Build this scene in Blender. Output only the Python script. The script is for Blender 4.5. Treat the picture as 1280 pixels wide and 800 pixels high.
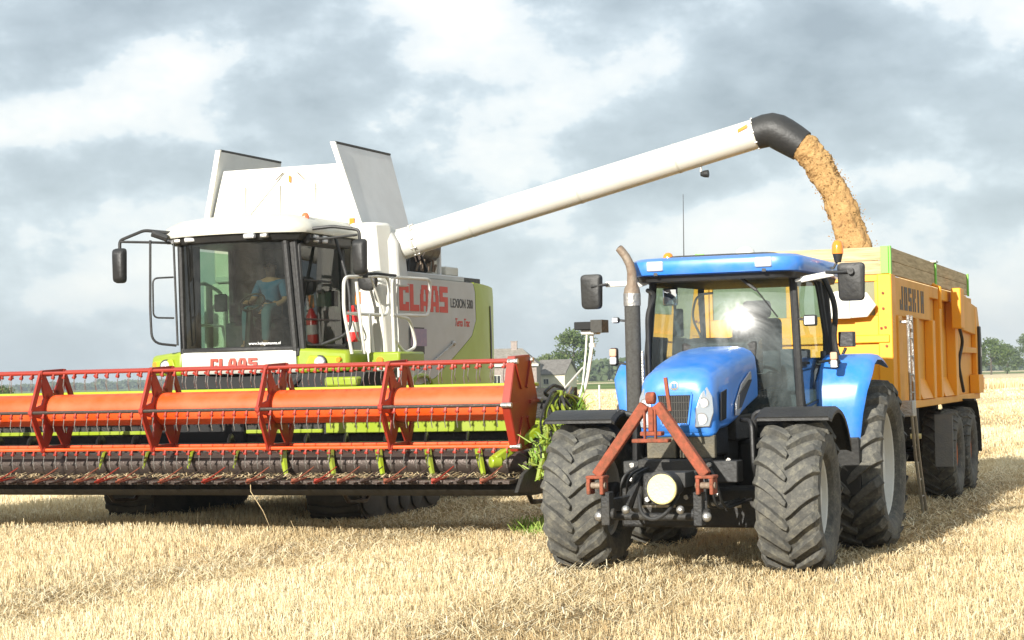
import bpy, bmesh, math, random
import numpy as np
from mathutils import Vector, Matrix, Euler
R = math.radians
rnd = random.Random(7)
for o in list(bpy.data.objects): bpy.data.objects.remove(o)
SC = bpy.context.scene
COL = SC.collection

# ------------------------------------------------------------------ camera, sky, sun, exposure
cd = bpy.data.cameras.new('camera'); cam = bpy.data.objects.new('camera', cd); COL.objects.link(cam)
cd.lens = 67.5; cd.sensor_width = 36; cd.clip_start = 0.1; cd.clip_end = 9000
F = 2400.0
pitch = math.atan(73.6 / F); roll = math.atan(0.0225)
cam.matrix_world = Matrix.Translation((0, 0, 1.9)) @ Matrix.Rotation(R(90) + pitch, 4, 'X') @ Matrix.Rotation(-roll, 4, 'Z')
SC.camera = cam
SUN_EL = R(22); SUN_PHI = R(27)          # light travels towards +x,+y
SC.view_settings.view_transform = 'Standard'; SC.view_settings.look = 'None'
SC.view_settings.gamma = 1; SC.view_settings.use_curve_mapping = False
SC.view_settings.exposure = 0.66
SC.render.resolution_x = 1280; SC.render.resolution_y = 800
sd = bpy.data.lights.new('sun', 'SUN'); sun = bpy.data.objects.new('sun', sd); COL.objects.link(sun)
sd.energy = 5.0; sd.angle = R(0.6); sd.color = (1, 0.955, 0.87)
ldir = Vector((math.sin(SUN_PHI) * math.cos(SUN_EL), math.cos(SUN_PHI) * math.cos(SUN_EL), -math.sin(SUN_EL)))
sun.rotation_euler = ldir.to_track_quat('-Z', 'Y').to_euler(); sun.location = (-20, -30, 30)

W = bpy.data.worlds.new('World'); SC.world = W; W.use_nodes = True
nt = W.node_tree; nt.nodes.clear()
def N(t, kind, **kw):
    n = t.nodes.new(kind)
    for k, v in kw.items():
        if hasattr(n, k): setattr(n, k, v)
        else: n.inputs[k].default_value = v
    return n
def math_node(t, op, a, b=None, clamp=False):
    n = t.nodes.new('ShaderNodeMath'); n.operation = op; n.use_clamp = clamp
    for i, s in enumerate((a, b)):
        if s is None: continue
        if isinstance(s, (int, float)): n.inputs[i].default_value = s
        else: t.links.new(s, n.inputs[i])
    return n.outputs[0]
L = nt.links.new
out = N(nt, 'ShaderNodeOutputWorld')
sky = N(nt, 'ShaderNodeTexSky', sky_type='NISHITA', sun_disc=False)
sky.sun_elevation = SUN_EL; sky.sun_rotation = math.pi + SUN_PHI; sky.air_density = 1.1; sky.dust_density = 1.5
bg1 = N(nt, 'ShaderNodeBackground'); bg1.inputs[1].default_value = 0.11; L(sky.outputs[0], bg1.inputs[0])
tc = N(nt, 'ShaderNodeTexCoord')
sep = N(nt, 'ShaderNodeSeparateXYZ'); L(tc.outputs['Generated'], sep.inputs[0])
mp = N(nt, 'ShaderNodeMapping'); L(tc.outputs['Generated'], mp.inputs[0]); mp.inputs['Scale'].default_value = (1, 1, 1.7)
mp.inputs['Location'].default_value = (3.1, 0.4, 1.25)
n1 = N(nt, 'ShaderNodeTexNoise', noise_dimensions='3D'); L(mp.outputs[0], n1.inputs['Vector'])
n1.inputs['Scale'].default_value = 10.5; n1.inputs['Detail'].default_value = 9; n1.inputs['Roughness'].default_value = 0.50; n1.inputs['Distortion'].default_value = 0.0
n2 = N(nt, 'ShaderNodeTexNoise', noise_dimensions='3D'); L(mp.outputs[0], n2.inputs['Vector'])
n2.inputs['Scale'].default_value = 30; n2.inputs['Detail'].default_value = 8; n2.inputs['Roughness'].default_value = 0.6
val = math_node(nt, 'MULTIPLY', n1.outputs[0], 1.8)
wn = N(nt, 'ShaderNodeTexNoise', noise_dimensions='3D'); L(mp.outputs[0], wn.inputs['Vector']); wn.inputs['Scale'].default_value = 16; wn.inputs['Detail'].default_value = 6; wn.inputs['Roughness'].default_value = .6
wa = N(nt, 'ShaderNodeVectorMath'); wa.operation = 'SUBTRACT'; L(wn.outputs['Color'], wa.inputs[0]); wa.inputs[1].default_value = (.5, .5, .5)
wb = N(nt, 'ShaderNodeVectorMath'); wb.operation = 'MULTIPLY'; L(wa.outputs[0], wb.inputs[0]); wb.inputs[1].default_value = (.16, .16, .07)
wc = N(nt, 'ShaderNodeVectorMath'); wc.operation = 'ADD'; L(tc.outputs['Generated'], wc.inputs[0]); L(wb.outputs[0], wc.inputs[1])
sepw = N(nt, 'ShaderNodeSeparateXYZ'); L(wc.outputs[0], sepw.inputs[0])
val = math_node(nt, 'ADD', val, math_node(nt, 'MULTIPLY', n2.outputs[0], 0.62))
val = math_node(nt, 'SUBTRACT', val, 0.72)
# the larger banks of cloud: direction (x, z), size, brightness
for bx_, bz_, sx_, sz_, amp in ((-.155, .148, .05, .022, .26), (-.03, .12, .075, .035, .24), (.11, .075, .05, .02, .2), (-.23, .185, .09, .02, -.2),
                           (-.08, .165, .035, .022, -.2), (.21, .135, .09, .03, -.26), (.10, .125, .05, .02, -.12), (-.22, .11, .09, .02, -.12),
                           (.02, .19, .06, .02, .2), (-.10, .085, .07, .012, .10), (.24, .09, .05, .018, .12), (-.25, .055, .08, .02, .14), (.26, .18, .06, .02, .0)):
    dx = math_node(nt, 'DIVIDE', math_node(nt, 'SUBTRACT', sepw.outputs[0], bx_), sx_)
    dz = math_node(nt, 'DIVIDE', math_node(nt, 'SUBTRACT', sepw.outputs[2], bz_), sz_)
    r2 = math_node(nt, 'ADD', math_node(nt, 'MULTIPLY', dx, dx), math_node(nt, 'MULTIPLY', dz, dz))
    g = math_node(nt, 'POWER', 2.718, math_node(nt, 'MULTIPLY', r2, -1.0))
    val = math_node(nt, 'ADD', val, math_node(nt, 'MULTIPLY', g, amp * .85))
cr = N(nt, 'ShaderNodeValToRGB'); L(val, cr.inputs[0])
e = cr.color_ramp.elements
e[0].position = 0.0; e[0].color = (.28, .33, .37, 1)
e[1].position = 0.90; e[1].color = (.84, .83, .79, 1)
for p, c in ((.40, (.42, .485, .53, 1)), (.53, (.53, .60, .645, 1)), (.60, (.67, .71, .725, 1))):
    q = e.new(p); q.color = c
# thinner, paler and bluer low in the sky
lowm = N(nt, 'ShaderNodeMapRange'); L(sep.outputs[2], lowm.inputs[0]); lowm.inputs[1].default_value = .0; lowm.inputs[2].default_value = .12
lowm.inputs[3].default_value = .45; lowm.inputs[4].default_value = 0
mx = N(nt, 'ShaderNodeMixRGB'); L(lowm.outputs[0], mx.inputs[0]); L(cr.outputs[0], mx.inputs[1]); mx.inputs[2].default_value = (.62, .73, .80, 1)
bg2 = N(nt, 'ShaderNodeBackground'); bg2.inputs[1].default_value = 0.88; L(mx.outputs[0], bg2.inputs[0])
ms = N(nt, 'ShaderNodeMixShader'); ms.inputs[0].default_value = 0.88; L(bg1.outputs[0], ms.inputs[1]); L(bg2.outputs[0], ms.inputs[2])
L(ms.outputs[0], out.inputs[0])

# ------------------------------------------------------------------ materials
def new_mat(name):
    m = bpy.data.materials.new(name); m.use_nodes = True; t = m.node_tree; t.nodes.clear()
    o = t.nodes.new('ShaderNodeOutputMaterial'); return m, t, o
def paint(name, rgb, rough=.4, metal=0, dirt=.25, dcol=(.32, .26, .17), scale=3.0, bump=.02, coat=0, spec=.5, amt=.5):
    m, t, o = new_mat(name)
    p = t.nodes.new('ShaderNodeBsdfPrincipled'); t.links.new(p.outputs[0], o.inputs[0])
    tc = t.nodes.new('ShaderNodeTexCoord')
    n = N(t, 'ShaderNodeTexNoise'); n.inputs['Scale'].default_value = scale; n.inputs['Detail'].default_value = 8; n.inputs['Roughness'].default_value = .65
    t.links.new(tc.outputs['Object'], n.inputs['Vector'])
    mr = N(t, 'ShaderNodeMapRange'); t.links.new(n.outputs[0], mr.inputs[0]); mr.inputs[1].default_value = .62 - amt * .4; mr.inputs[2].default_value = .78
    mr.inputs[4].default_value = dirt
    mix = N(t, 'ShaderNodeMixRGB'); t.links.new(mr.outputs[0], mix.inputs[0]); mix.inputs[1].default_value = (*rgb, 1); mix.inputs[2].default_value = (*dcol, 1)
    t.links.new(mix.outputs[0], p.inputs['Base Color'])
    rr = N(t, 'ShaderNodeMapRange'); t.links.new(mr.outputs[0], rr.inputs[0]); rr.inputs[3].default_value = rough; rr.inputs[4].default_value = min(1, rough + .5)
    t.links.new(rr.outputs[0], p.inputs['Roughness'])
    p.inputs['Metallic'].default_value = metal; p.inputs['Coat Weight'].default_value = coat; p.inputs['Specular IOR Level'].default_value = spec
    if bump:
        n2 = N(t, 'ShaderNodeTexNoise'); n2.inputs['Scale'].default_value = scale * 8; n2.inputs['Detail'].default_value = 5
        t.links.new(tc.outputs['Object'], n2.inputs['Vector'])
        b = N(t, 'ShaderNodeBump'); b.inputs['Strength'].default_value = .5; b.inputs['Distance'].default_value = bump
        t.links.new(n2.outputs[0], b.inputs['Height']); t.links.new(b.outputs[0], p.inputs['Normal'])
    return m
def glass(name, tint, refl_rough=.02, dust=.0, dustcol=(.5, .48, .42)):
    m, t, o = new_mat(name)
    tr = t.nodes.new('ShaderNodeBsdfTransparent'); tr.inputs[0].default_value = (*tint, 1)
    gl = t.nodes.new('ShaderNodeBsdfGlossy'); gl.inputs['Roughness'].default_value = refl_rough
    fr = t.nodes.new('ShaderNodeFresnel'); fr.inputs[0].default_value = 1.5
    mx = t.nodes.new('ShaderNodeMixShader')
    t.links.new(fr.outputs[0], mx.inputs[0]); t.links.new(tr.outputs[0], mx.inputs[1]); t.links.new(gl.outputs[0], mx.inputs[2])
    last = mx.outputs[0]
    if dust:
        p = t.nodes.new('ShaderNodeBsdfPrincipled'); p.inputs['Base Color'].default_value = (*dustcol, 1); p.inputs['Roughness'].default_value = .24
        p.inputs['Specular IOR Level'].default_value = 1.0
        tc = t.nodes.new('ShaderNodeTexCoord'); n = N(t, 'ShaderNodeTexNoise'); n.inputs['Scale'].default_value = 2.2; n.inputs['Detail'].default_value = 9; n.inputs['Roughness'].default_value = .7
        n.inputs['Distortion'].default_value = 1.2
        t.links.new(tc.outputs['Object'], n.inputs['Vector'])
        mr = N(t, 'ShaderNodeMapRange'); t.links.new(n.outputs[0], mr.inputs[0]); mr.inputs[1].default_value = .38; mr.inputs[2].default_value = .72; mr.inputs[3].default_value = dust * .15; mr.inputs[4].default_value = dust
        m2 = t.nodes.new('ShaderNodeMixShader'); t.links.new(mr.outputs[0], m2.inputs[0]); t.links.new(last, m2.inputs[1]); t.links.new(p.outputs[0], m2.inputs[2]); last = m2.outputs[0]
    t.links.new(last, o.inputs[0]); return m
def rubber(name):
    m, t, o = new_mat(name)
    p = t.nodes.new('ShaderNodeBsdfPrincipled'); t.links.new(p.outputs[0], o.inputs[0]); p.inputs['Roughness'].default_value = .8
    tc = t.nodes.new('ShaderNodeTexCoord')
    n = N(t, 'ShaderNodeTexNoise'); n.inputs['Scale'].default_value = 11; n.inputs['Detail'].default_value = 12; n.inputs['Roughness'].default_value = .78
    t.links.new(tc.outputs['Object'], n.inputs['Vector'])
    cr = N(t, 'ShaderNodeValToRGB'); t.links.new(n.outputs[0], cr.inputs[0]); e = cr.color_ramp.elements
    e[0].position = .3; e[0].color = (.042, .042, .040, 1); e[1].position = .72; e[1].color = (.22, .205, .155, 1); q = e.new(.50); q.color = (.090, .087, .076, 1)
    t.links.new(cr.outputs[0], p.inputs['Base Color'])
    b = N(t, 'ShaderNodeBump'); b.inputs['Strength'].default_value = .6; b.inputs['Distance'].default_value = .01
    n2 = N(t, 'ShaderNodeTexNoise'); n2.inputs['Scale'].default_value = 45; n2.inputs['Detail'].default_value = 6; t.links.new(tc.outputs['Object'], n2.inputs['Vector'])
    t.links.new(n2.outputs[0], b.inputs['Height']); t.links.new(b.outputs[0], p.inputs['Normal'])
    return m
def emis(name, rgb, strength=1):
    m, t, o = new_mat(name); p = t.nodes.new('ShaderNodeEmission'); p.inputs[0].default_value = (*rgb, 1); p.inputs[1].default_value = strength; t.links.new(p.outputs[0], o.inputs[0]); return m
M = dict(
 blue=paint('blue_paint', (.028, .21, .70), .28, dirt=.38, dcol=(.28, .32, .34), coat=.3, bump=.0, amt=.55),
 black=paint('black_plastic', (.020, .020, .020), .5, dirt=.22, dcol=(.09, .085, .07), bump=.01),
 cast=paint('cast_black', (.018, .018, .018), .6, dirt=.5, dcol=(.09, .08, .06), scale=5, bump=.02),
 mudpan=paint('dusty_panel', (.10, .09, .065), .7, dirt=.7, dcol=(.26, .21, .13), scale=6),
 rubber=rubber('tyre_rubber'),
 sidewall=paint('tyre_side_rubber', (.035, .035, .033), .75, dirt=.6, dcol=(.17, .15, .11), scale=4, bump=.01, amt=.8),
 rim=paint('silver_rim', (.62, .62, .58), .45, dirt=.35, dcol=(.42, .38, .28), scale=3, bump=.005),
 orim=paint('orange_rim', (.62, .15, .03), .5, dirt=.4),
 rust=paint('rusty_red_paint', (.38, .085, .042), .8, dirt=1.0, dcol=(.10, .055, .03), scale=16, amt=.85),
 steel=paint('bare_steel', (.45, .44, .42), .35, metal=.8, dirt=.5, dcol=(.25, .2, .15), scale=6),
 exhr=paint('rusty_exhaust', (.25, .20, .15), .6, metal=.3, dirt=.9, dcol=(.17, .09, .05), scale=6, amt=.5),
 mesh=paint('heat_guard', (.10, .097, .088), .55, metal=.4, dirt=.7, dcol=(.06, .05, .04), scale=30, bump=.03),
 white=paint('white_paint', (.68, .67, .61), .38, dirt=.35, dcol=(.55, .50, .38), scale=2, bump=0, coat=.2),
 dwhite=paint('dusty_white', (.58, .57, .50), .5, dirt=.4, dcol=(.45, .40, .28), scale=2.4, bump=0),
 grey=paint('side_grey', (.50, .50, .475), .45, dirt=.35, dcol=(.34, .31, .24), scale=1.6, bump=0),
 flapg=paint('galvanised_grey', (.70, .70, .68), .5, dirt=.25, dcol=(.4, .4, .38), scale=2, bump=0),
 lime=paint('lime_paint', (.25, .33, .010), .35, dirt=.3, dcol=(.34, .34, .12), scale=3, bump=0, coat=.2),
 limeold=paint('lime_worn', (.22, .28, .015), .5, dirt=.85, dcol=(.10, .10, .045), scale=7, bump=.01),
 limed=paint('lime_side', (.34, .43, .012), .4, dirt=.3, dcol=(.28, .28, .08), scale=1.5, bump=0, coat=.15),
 orange=paint('orange_red_paint', (.74, .075, .006), .45, dirt=.40, dcol=(.45, .22, .10), scale=2, bump=0, coat=.2),
 red=paint('dark_red_paint', (.30, .024, .010), .4, dirt=.25, dcol=(.2, .07, .05), scale=4, bump=0, coat=.1),
 yellow=paint('yellow_paint', (.90, .37, .006), .45, dirt=.32, dcol=(.50, .30, .06), scale=2, bump=0),
 yside=paint('yellow_paint_dusty', (.80, .36, .02), .5, dirt=.45, dcol=(.55, .36, .14), scale=2.2, bump=0),
 wood=None, mudgrey=paint('worn_grey_rubber', (.16, .16, .155), .7, dirt=.6, dcol=(.26, .24, .19), scale=5, bump=.01),
 ccap=paint('cream_cap', (.86, .74, .34), .5, dirt=.3, dcol=(.5, .45, .3), scale=6),
 chrome=paint('lamp_reflector', (.85, .85, .85), .12, metal=.9, dirt=.1, bump=0),
 lens=paint('clear_lens', (.75, .76, .78), .08, metal=.35, dirt=.15, scale=20, bump=.02, dcol=(.25, .25, .25)),
 amber=paint('amber_lens', (.85, .24, .015), .12, dirt=.15, bump=0, coat=.5),
 bred=paint('orange_beacon', (.75, .16, .06), .2, dirt=.1, bump=0, coat=.5),
 xred=paint('extinguisher_red', (.7, .02, .02), .25, dirt=.1, bump=0),
 dark=paint('dark_void', (.012, .012, .012), .8, dirt=.3, dcol=(.03, .03, .025), bump=0),
 brownst=paint('worn_steel', (.085, .065, .055), .30, metal=.45, dirt=.9, dcol=(.035, .024, .018), scale=5, bump=.01),
 tglass=glass('tractor_glass', (.70, .82, .82), .10, dust=.45, dustcol=(.16, .19, .19)),
 tside=glass('tractor_side_glass', (.72, .88, .86), .02, dust=.12),
 cglass=glass('combine_glass', (.36, .44, .36), .02, dust=.05),
 gglass=glass('green_tinted_glass', (.50, .74, .56), .02, dust=.05),
 mirror=paint('mirror_glass', (.8, .85, .9), .03, metal=1, dirt=.05, bump=0),
 seat=paint('seat_fabric', (.05, .06, .07), .9, dirt=.2),
 print_red=paint('red_print', (.62, .06, .035), .5, dirt=.1, bump=0),
 print_blk=paint('black_print', (.04, .04, .04), .5, dirt=.1, bump=0),
 print_wht=paint('white_print', (.85, .85, .85), .5, dirt=.05, bump=0),
 green=paint('bright_green_post', (.22, .62, .08), .5, dirt=.15, bump=0),
 skin=paint('skin', (.42, .22, .14), .6, dirt=.1, bump=0, dcol=(.3, .13, .09)),
 shirt=paint('blue_shirt', (.06, .16, .32), .85, dirt=.3, dcol=(.03, .08, .18), bump=.01),
 jeans=paint('blue_jeans', (.10, .19, .26), .9, dirt=.4, dcol=(.05, .1, .15), bump=.01),
 hair=paint('brown_hair', (.06, .035, .02), .8, dirt=.2, bump=0),
 grilleg=paint('window_mesh', (.28, .28, .17), .8, dirt=.4, dcol=(.35, .33, .25), scale=30, bump=.02),
 brick=None, roof=None, leaf=None,
)
def wood_mat(name, a, b):
    m, t, o = new_mat(name); p = t.nodes.new('ShaderNodeBsdfPrincipled'); t.links.new(p.outputs[0], o.inputs[0]); p.inputs['Roughness'].default_value = .8
    tc = t.nodes.new('ShaderNodeTexCoord'); mp = t.nodes.new('ShaderNodeMapping'); mp.inputs['Scale'].default_value = (1.2, 1.0, 14); t.links.new(tc.outputs['Object'], mp.inputs[0])
    n = N(t, 'ShaderNodeTexNoise'); n.inputs['Scale'].default_value = 2; n.inputs['Detail'].default_value = 8; n.inputs['Roughness'].default_value = .6; n.inputs['Distortion'].default_value = .6
    t.links.new(mp.outputs[0], n.inputs['Vector'])
    cr = N(t, 'ShaderNodeValToRGB'); t.links.new(n.outputs[0], cr.inputs[0]); e = cr.color_ramp.elements; e[0].position = .3; e[0].color = (*a, 1); e[1].position = .7; e[1].color = (*b, 1)
    t.links.new(cr.outputs[0], p.inputs['Base Color'])
    bb = N(t, 'ShaderNodeBump'); bb.inputs['Strength'].default_value = .4; bb.inputs['Distance'].default_value = .01; t.links.new(n.outputs[0], bb.inputs['Height']); t.links.new(bb.outputs[0], p.inputs['Normal'])
    return m
M['wood'] = wood_mat('weathered_boards', (.36, .26, .13), (.68, .54, .31))
def attr_mat(name, cols, trans=.25, rough=.7):
    """colour per blade or leaf, from the random value stored on each"""
    m, t, o = new_mat(name)
    a = t.nodes.new('ShaderNodeAttribute'); a.attribute_name = 'tone'
    cr = N(t, 'ShaderNodeValToRGB'); t.links.new(a.outputs['Fac'], cr.inputs[0]); e = cr.color_ramp.elements
    e[0].position = 0; e[0].color = (*cols[0], 1); e[1].position = 1; e[1].color = (*cols[-1], 1)
    for i, c in enumerate(cols[1:-1]): q = e.new((i + 1) / (len(cols) - 1)); q.color = (*c, 1)
    d = t.nodes.new('ShaderNodeBsdfPrincipled'); d.inputs['Roughness'].default_value = rough; t.links.new(cr.outputs[0], d.inputs['Base Color'])
    tr = t.nodes.new('ShaderNodeBsdfTranslucent'); t.links.new(cr.outputs[0], tr.inputs[0])
    mx = t.nodes.new('ShaderNodeMixShader'); mx.inputs[0].default_value = trans
    t.links.new(d.outputs[0], mx.inputs[1]); t.links.new(tr.outputs[0], mx.inputs[2]); t.links.new(mx.outputs[0], o.inputs[0]); return m

# ------------------------------------------------------------------ mesh toolkit
class MB:
    def __init__(s): s.bm = bmesh.new()
    def hexa(s, p):
        v = [s.bm.verts.new(q) for q in p]
        for f in ((0, 3, 2, 1), (4, 5, 6, 7), (0, 1, 5, 4), (1, 2, 6, 5), (2, 3, 7, 6), (3, 0, 4, 7)): s.bm.faces.new([v[i] for i in f])
        return s
    def box(s, x0, x1, y0, y1, z0, z1):
        return s.hexa([(x0, y0, z0), (x1, y0, z0), (x1, y1, z0), (x0, y1, z0), (x0, y0, z1), (x1, y0, z1), (x1, y1, z1), (x0, y1, z1)])
    def beam(s, a, b, w, h, up=(0, 0, 1)):
        a, b = Vector(a), Vector(b); d = (b - a).normalized(); u = Vector(up)
        if abs(d.dot(u)) > .98: u = Vector((0, 1, 0))
        sd = d.cross(u).normalized(); u = sd.cross(d)
        P = []
        for c in (a, b):
            P += [c - sd * w / 2 - u * h / 2, c + sd * w / 2 - u * h / 2, c + sd * w / 2 + u * h / 2, c - sd * w / 2 + u * h / 2]
        return s.hexa(P)
    def ringloft(s, rings, cap=True, closed=False):
        V = [[s.bm.verts.new(p) for p in r] for r in rings]; n = len(V[0])
        m = len(V)
        for i in range(m if closed else m - 1):
            A, B = V[i], V[(i + 1) % m]
            for j in range(n): s.bm.faces.new((A[j], A[(j + 1) % n], B[(j + 1) % n], B[j]))
        if cap and not closed: s.bm.faces.new(V[0][::-1]); s.bm.faces.new(V[-1])
        return s
    def tube(s, pts, r, n=10, closed=False, sx=1.0):
        pts = [Vector(p) for p in pts]; m = len(pts); rs = r if isinstance(r, (list, tuple)) else [r] * m
        rings = []; prev = None
        for i, p in enumerate(pts):
            if closed: t = (pts[(i + 1) % m] - pts[i - 1]).normalized()
            else: t = (pts[min(i + 1, m - 1)] - pts[max(i - 1, 0)]).normalized()
            if prev is None:
                u = Vector((0, 0, 1)) if abs(t.z) < .9 else Vector((1, 0, 0)); u = (u - t * u.dot(t)).normalized()
            else: u = (prev - t * prev.dot(t)).normalized()
            prev = u; w = t.cross(u)
            rings.append([p + (u * math.cos(a) + w * math.sin(a) * sx) * rs[i] for a in [2 * math.pi * k / n for k in range(n)]])
        return s.ringloft(rings, closed=closed)
    def cyl(s, a, b, r0, r1=None, n=16): return s.tube([a, b], [r0, r0 if r1 is None else r1], n)
    def lathe(s, prof, axis='x', n=48, c=(0, 0, 0), cap=True):
        rings = []
        for k in range(n):
            a = 2 * math.pi * k / n; ca, sa = math.cos(a), math.sin(a)
            if axis == 'x': rings.append([(c[0] + h, c[1] + r * ca, c[2] + r * sa) for h, r in prof])
            elif axis == 'y': rings.append([(c[0] + r * sa, c[1] + h, c[2] + r * ca) for h, r in prof])
            else: rings.append([(c[0] + r * ca, c[1] + r * sa, c[2] + h) for h, r in prof])
        V = [[s.bm.verts.new(p) for p in r] for r in rings]
        for k in range(n):
            A, B = V[k], V[(k + 1) % n]
            for j in range(len(prof) - 1): s.bm.faces.new((A[j], A[j + 1], B[j + 1], B[j]))
        if cap:
            for j in (0, -1):
                if prof[j][1] > 1e-4: s.bm.faces.new([r[j] for r in V])
        return s
    def prism(s, poly, axis, lo, hi):
        def P(u, v, h): return (h, u, v) if axis == 'x' else ((u, h, v) if axis == 'y' else (u, v, h))
        A = [s.bm.verts.new(P(u, v, lo)) for u, v in poly]; B = [s.bm.verts.new(P(u, v, hi)) for u, v in poly]; n = len(poly)
        s.bm.faces.new(A[::-1]); s.bm.faces.new(B)
        for j in range(n): s.bm.faces.new((A[j], A[(j + 1) % n], B[(j + 1) % n], B[j]))
        return s
    def slab(s, pts, th):
        """polygon in space given a thickness along its normal"""
        pts = [Vector(p) for p in pts]; nrm = (pts[1] - pts[0]).cross(pts[2] - pts[1]).normalized() * th
        A = [s.bm.verts.new(p) for p in pts]; B = [s.bm.verts.new(p + nrm) for p in pts]; n = len(pts)
        s.bm.faces.new(A[::-1]); s.bm.faces.new(B)
        for j in range(n): s.bm.faces.new((A[j], A[(j + 1) % n], B[(j + 1) % n], B[j]))
        return s
    def ball(s, c, rx, ry=None, rz=None, n=14, m=9, zmin=-1):
        ry = ry or rx; rz = rz or rx; prof = []
        for i in range(m + 1):
            a = -math.pi / 2 + math.pi * i / m
            if math.sin(a) < zmin: continue
            prof.append((math.sin(a) * rz, max(math.cos(a), 1e-4)))
        V = []
        for k in range(n):
            t = 2 * math.pi * k / n; V.append([s.bm.verts.new((c[0] + r * rx * math.cos(t), c[1] + r * ry * math.sin(t), c[2] + h)) for h, r in prof])
        for k in range(n):
            for j in range(len(prof) - 1): s.bm.faces.new((V[k][j], V[(k + 1) % n][j], V[(k + 1) % n][j + 1], V[k][j + 1]))
        s.bm.faces.new([r[0] for r in V][::-1]); s.bm.faces.new([r[-1] for r in V])
        return s
    def build(s, name, mat, parent=None, bevel=0, smooth=35, loc=None, rot=None):
        bmesh.ops.recalc_face_normals(s.bm, faces=s.bm.faces)
        me = bpy.data.meshes.new(name); s.bm.to_mesh(me); s.bm.free()
        me.polygons.foreach_set('use_smooth', [True] * len(me.polygons)); me.set_sharp_from_angle(angle=R(smooth))
        me.materials.append(M[mat] if isinstance(mat, str) else mat)
        o = bpy.data.objects.new(name, me); COL.objects.link(o)
        if parent: o.parent = parent
        if loc: o.location = loc
        if rot: o.rotation_euler = rot
        if bevel:
            b = o.modifiers.new('bevel', 'BEVEL'); b.width = bevel; b.segments = 2; b.limit_method = 'ANGLE'; b.angle_limit = R(40); b.harden_normals = False
        return o
def tag(o, label=None, cat=None, group=None, kind=None):
    if label: o['label'] = label
    if cat: o['category'] = cat
    if group: o['group'] = group
    if kind: o['kind'] = kind
    return o
def empty(name, loc=(0, 0, 0), rz=0, parent=None):
    o = bpy.data.objects.new(name, None); COL.objects.link(o); o.location = loc; o.rotation_euler = (0, 0, rz); o.empty_display_size = .3
    if parent: o.parent = parent
    return o
def arc(c, r, a0, a1, n, plane='yz', off=0):
    out = []
    for i in range(n + 1):
        a = R(a0 + (a1 - a0) * i / n)
        u, v = c[0] + r * math.cos(a), c[1] + r * math.sin(a)
        out.append({'yz': (off, u, v), 'xz': (u, off, v), 'xy': (u, v, off)}[plane])
    return out
def round_poly(pts, r, n=5, closed=True):
    """2-D or 3-D polyline with rounded corners"""
    P = [Vector(p) for p in pts]; out = []; m = len(P)
    for i in range(m):
        if not closed and i in (0, m - 1): out.append(P[i]); continue
        a, b, c = P[i - 1], P[i], P[(i + 1) % m]
        d1 = (a - b); d2 = (c - b); rr = min(r, d1.length * .49, d2.length * .49)
        p1 = b + d1.normalized() * rr; p2 = b + d2.normalized() * rr
        for k in range(n + 1):
            t = k / n; out.append(p1 * (1 - t) ** 2 + b * 2 * t * (1 - t) + p2 * t * t)
    return out
def text_obj(txt, size, mat, parent, loc, rot, name='lettering', shear=0, ext=.002, sx=1.0):
    c = bpy.data.curves.new(name, 'FONT'); c.body = txt; c.size = size; c.extrude = ext; c.shear = shear; c.offset = size * .01
    o = bpy.data.objects.new(name, c); COL.objects.link(o)
    dg = bpy.context.evaluated_depsgraph_get(); me = bpy.data.meshes.new_from_object(o.evaluated_get(dg)); bpy.data.objects.remove(o)
    me.materials.clear(); me.materials.append(M[mat]); o = bpy.data.objects.new(name, me); COL.objects.link(o)
    o.parent = parent; o.location = loc; o.rotation_euler = rot; o.scale = (sx, 1, 1); return o
GL = {  # block capitals on a 5 x 7 grid, as strokes of rectangles (x0,x1,y0,y1)
 'C': [(0, 5, 0, 1.7), (0, 5, 5.3, 7), (0, 1.9, 1.7, 5.3), (3.3, 5, 1.7, 2.3), (3.3, 5, 4.7, 5.3)],
 'L': [(0, 5, 0, 1.7), (0, 1.9, 1.7, 7)],
 'A': [(0, 1.8, 0, 4.6), (3.2, 5, 0, 4.6), (.35, 2.0, 4.6, 5.8), (3.0, 4.65, 4.6, 5.8), (1.8, 3.2, 1.5, 2.7), (.8, 4.2, 5.8, 7)],
 'S': [(0, 5, 0, 1.6), (0, 5, 5.4, 7), (0, 1.9, 4.2, 5.4), (0, 5, 2.9, 4.2), (3.1, 5, 1.6, 2.9)],
 'J': [(0, 5, 0, 1.7), (3, 5, 1.7, 7), (0, 1.6, 1.7, 3)],
 'O': [(0, 5, 0, 1.7), (0, 5, 5.3, 7), (0, 1.9, 1.7, 5.3), (3.1, 5, 1.7, 5.3)],
 'K': [(0, 1.9, 0, 7), (1.9, 3.3, 2.9, 4.2), (3.3, 5, 4.2, 7), (3.3, 5, 0, 2.9)],
 'I': [(1.3, 3.5, 0, 7)],
 'N': [(0, 1.9, 0, 7), (3.1, 5, 0, 7), (1.9, 3.1, 3, 5.4)]}
def block_text(txt, org, ux, uz, w, h, gap, th, nrm, slant=0):
    """letters laid on a plane from org, ux along the word, uz up"""
    b = MB(); org, ux, uz, nrm = map(Vector, (org, ux, uz, nrm)); k = 0
    for ch in txt:
        for x0, x1, y0, y1 in GL[ch]:
            P = []
            for dn in (0, th):
                for (x, y) in ((x0, y0), (x1, y0), (x1, y1), (x0, y1)):
                    P.append(org + ux * (k + x / 5 * w + slant * y / 7 * h) + uz * (y / 7 * h) + nrm * dn)
            b.hexa(P)
        k += w + gap
    return b
def place_wheel(parent, name, x, y, r, rot=0, copy_from=None):
    w = empty(name, (x, y, r), rot, parent)
    return w
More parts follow.
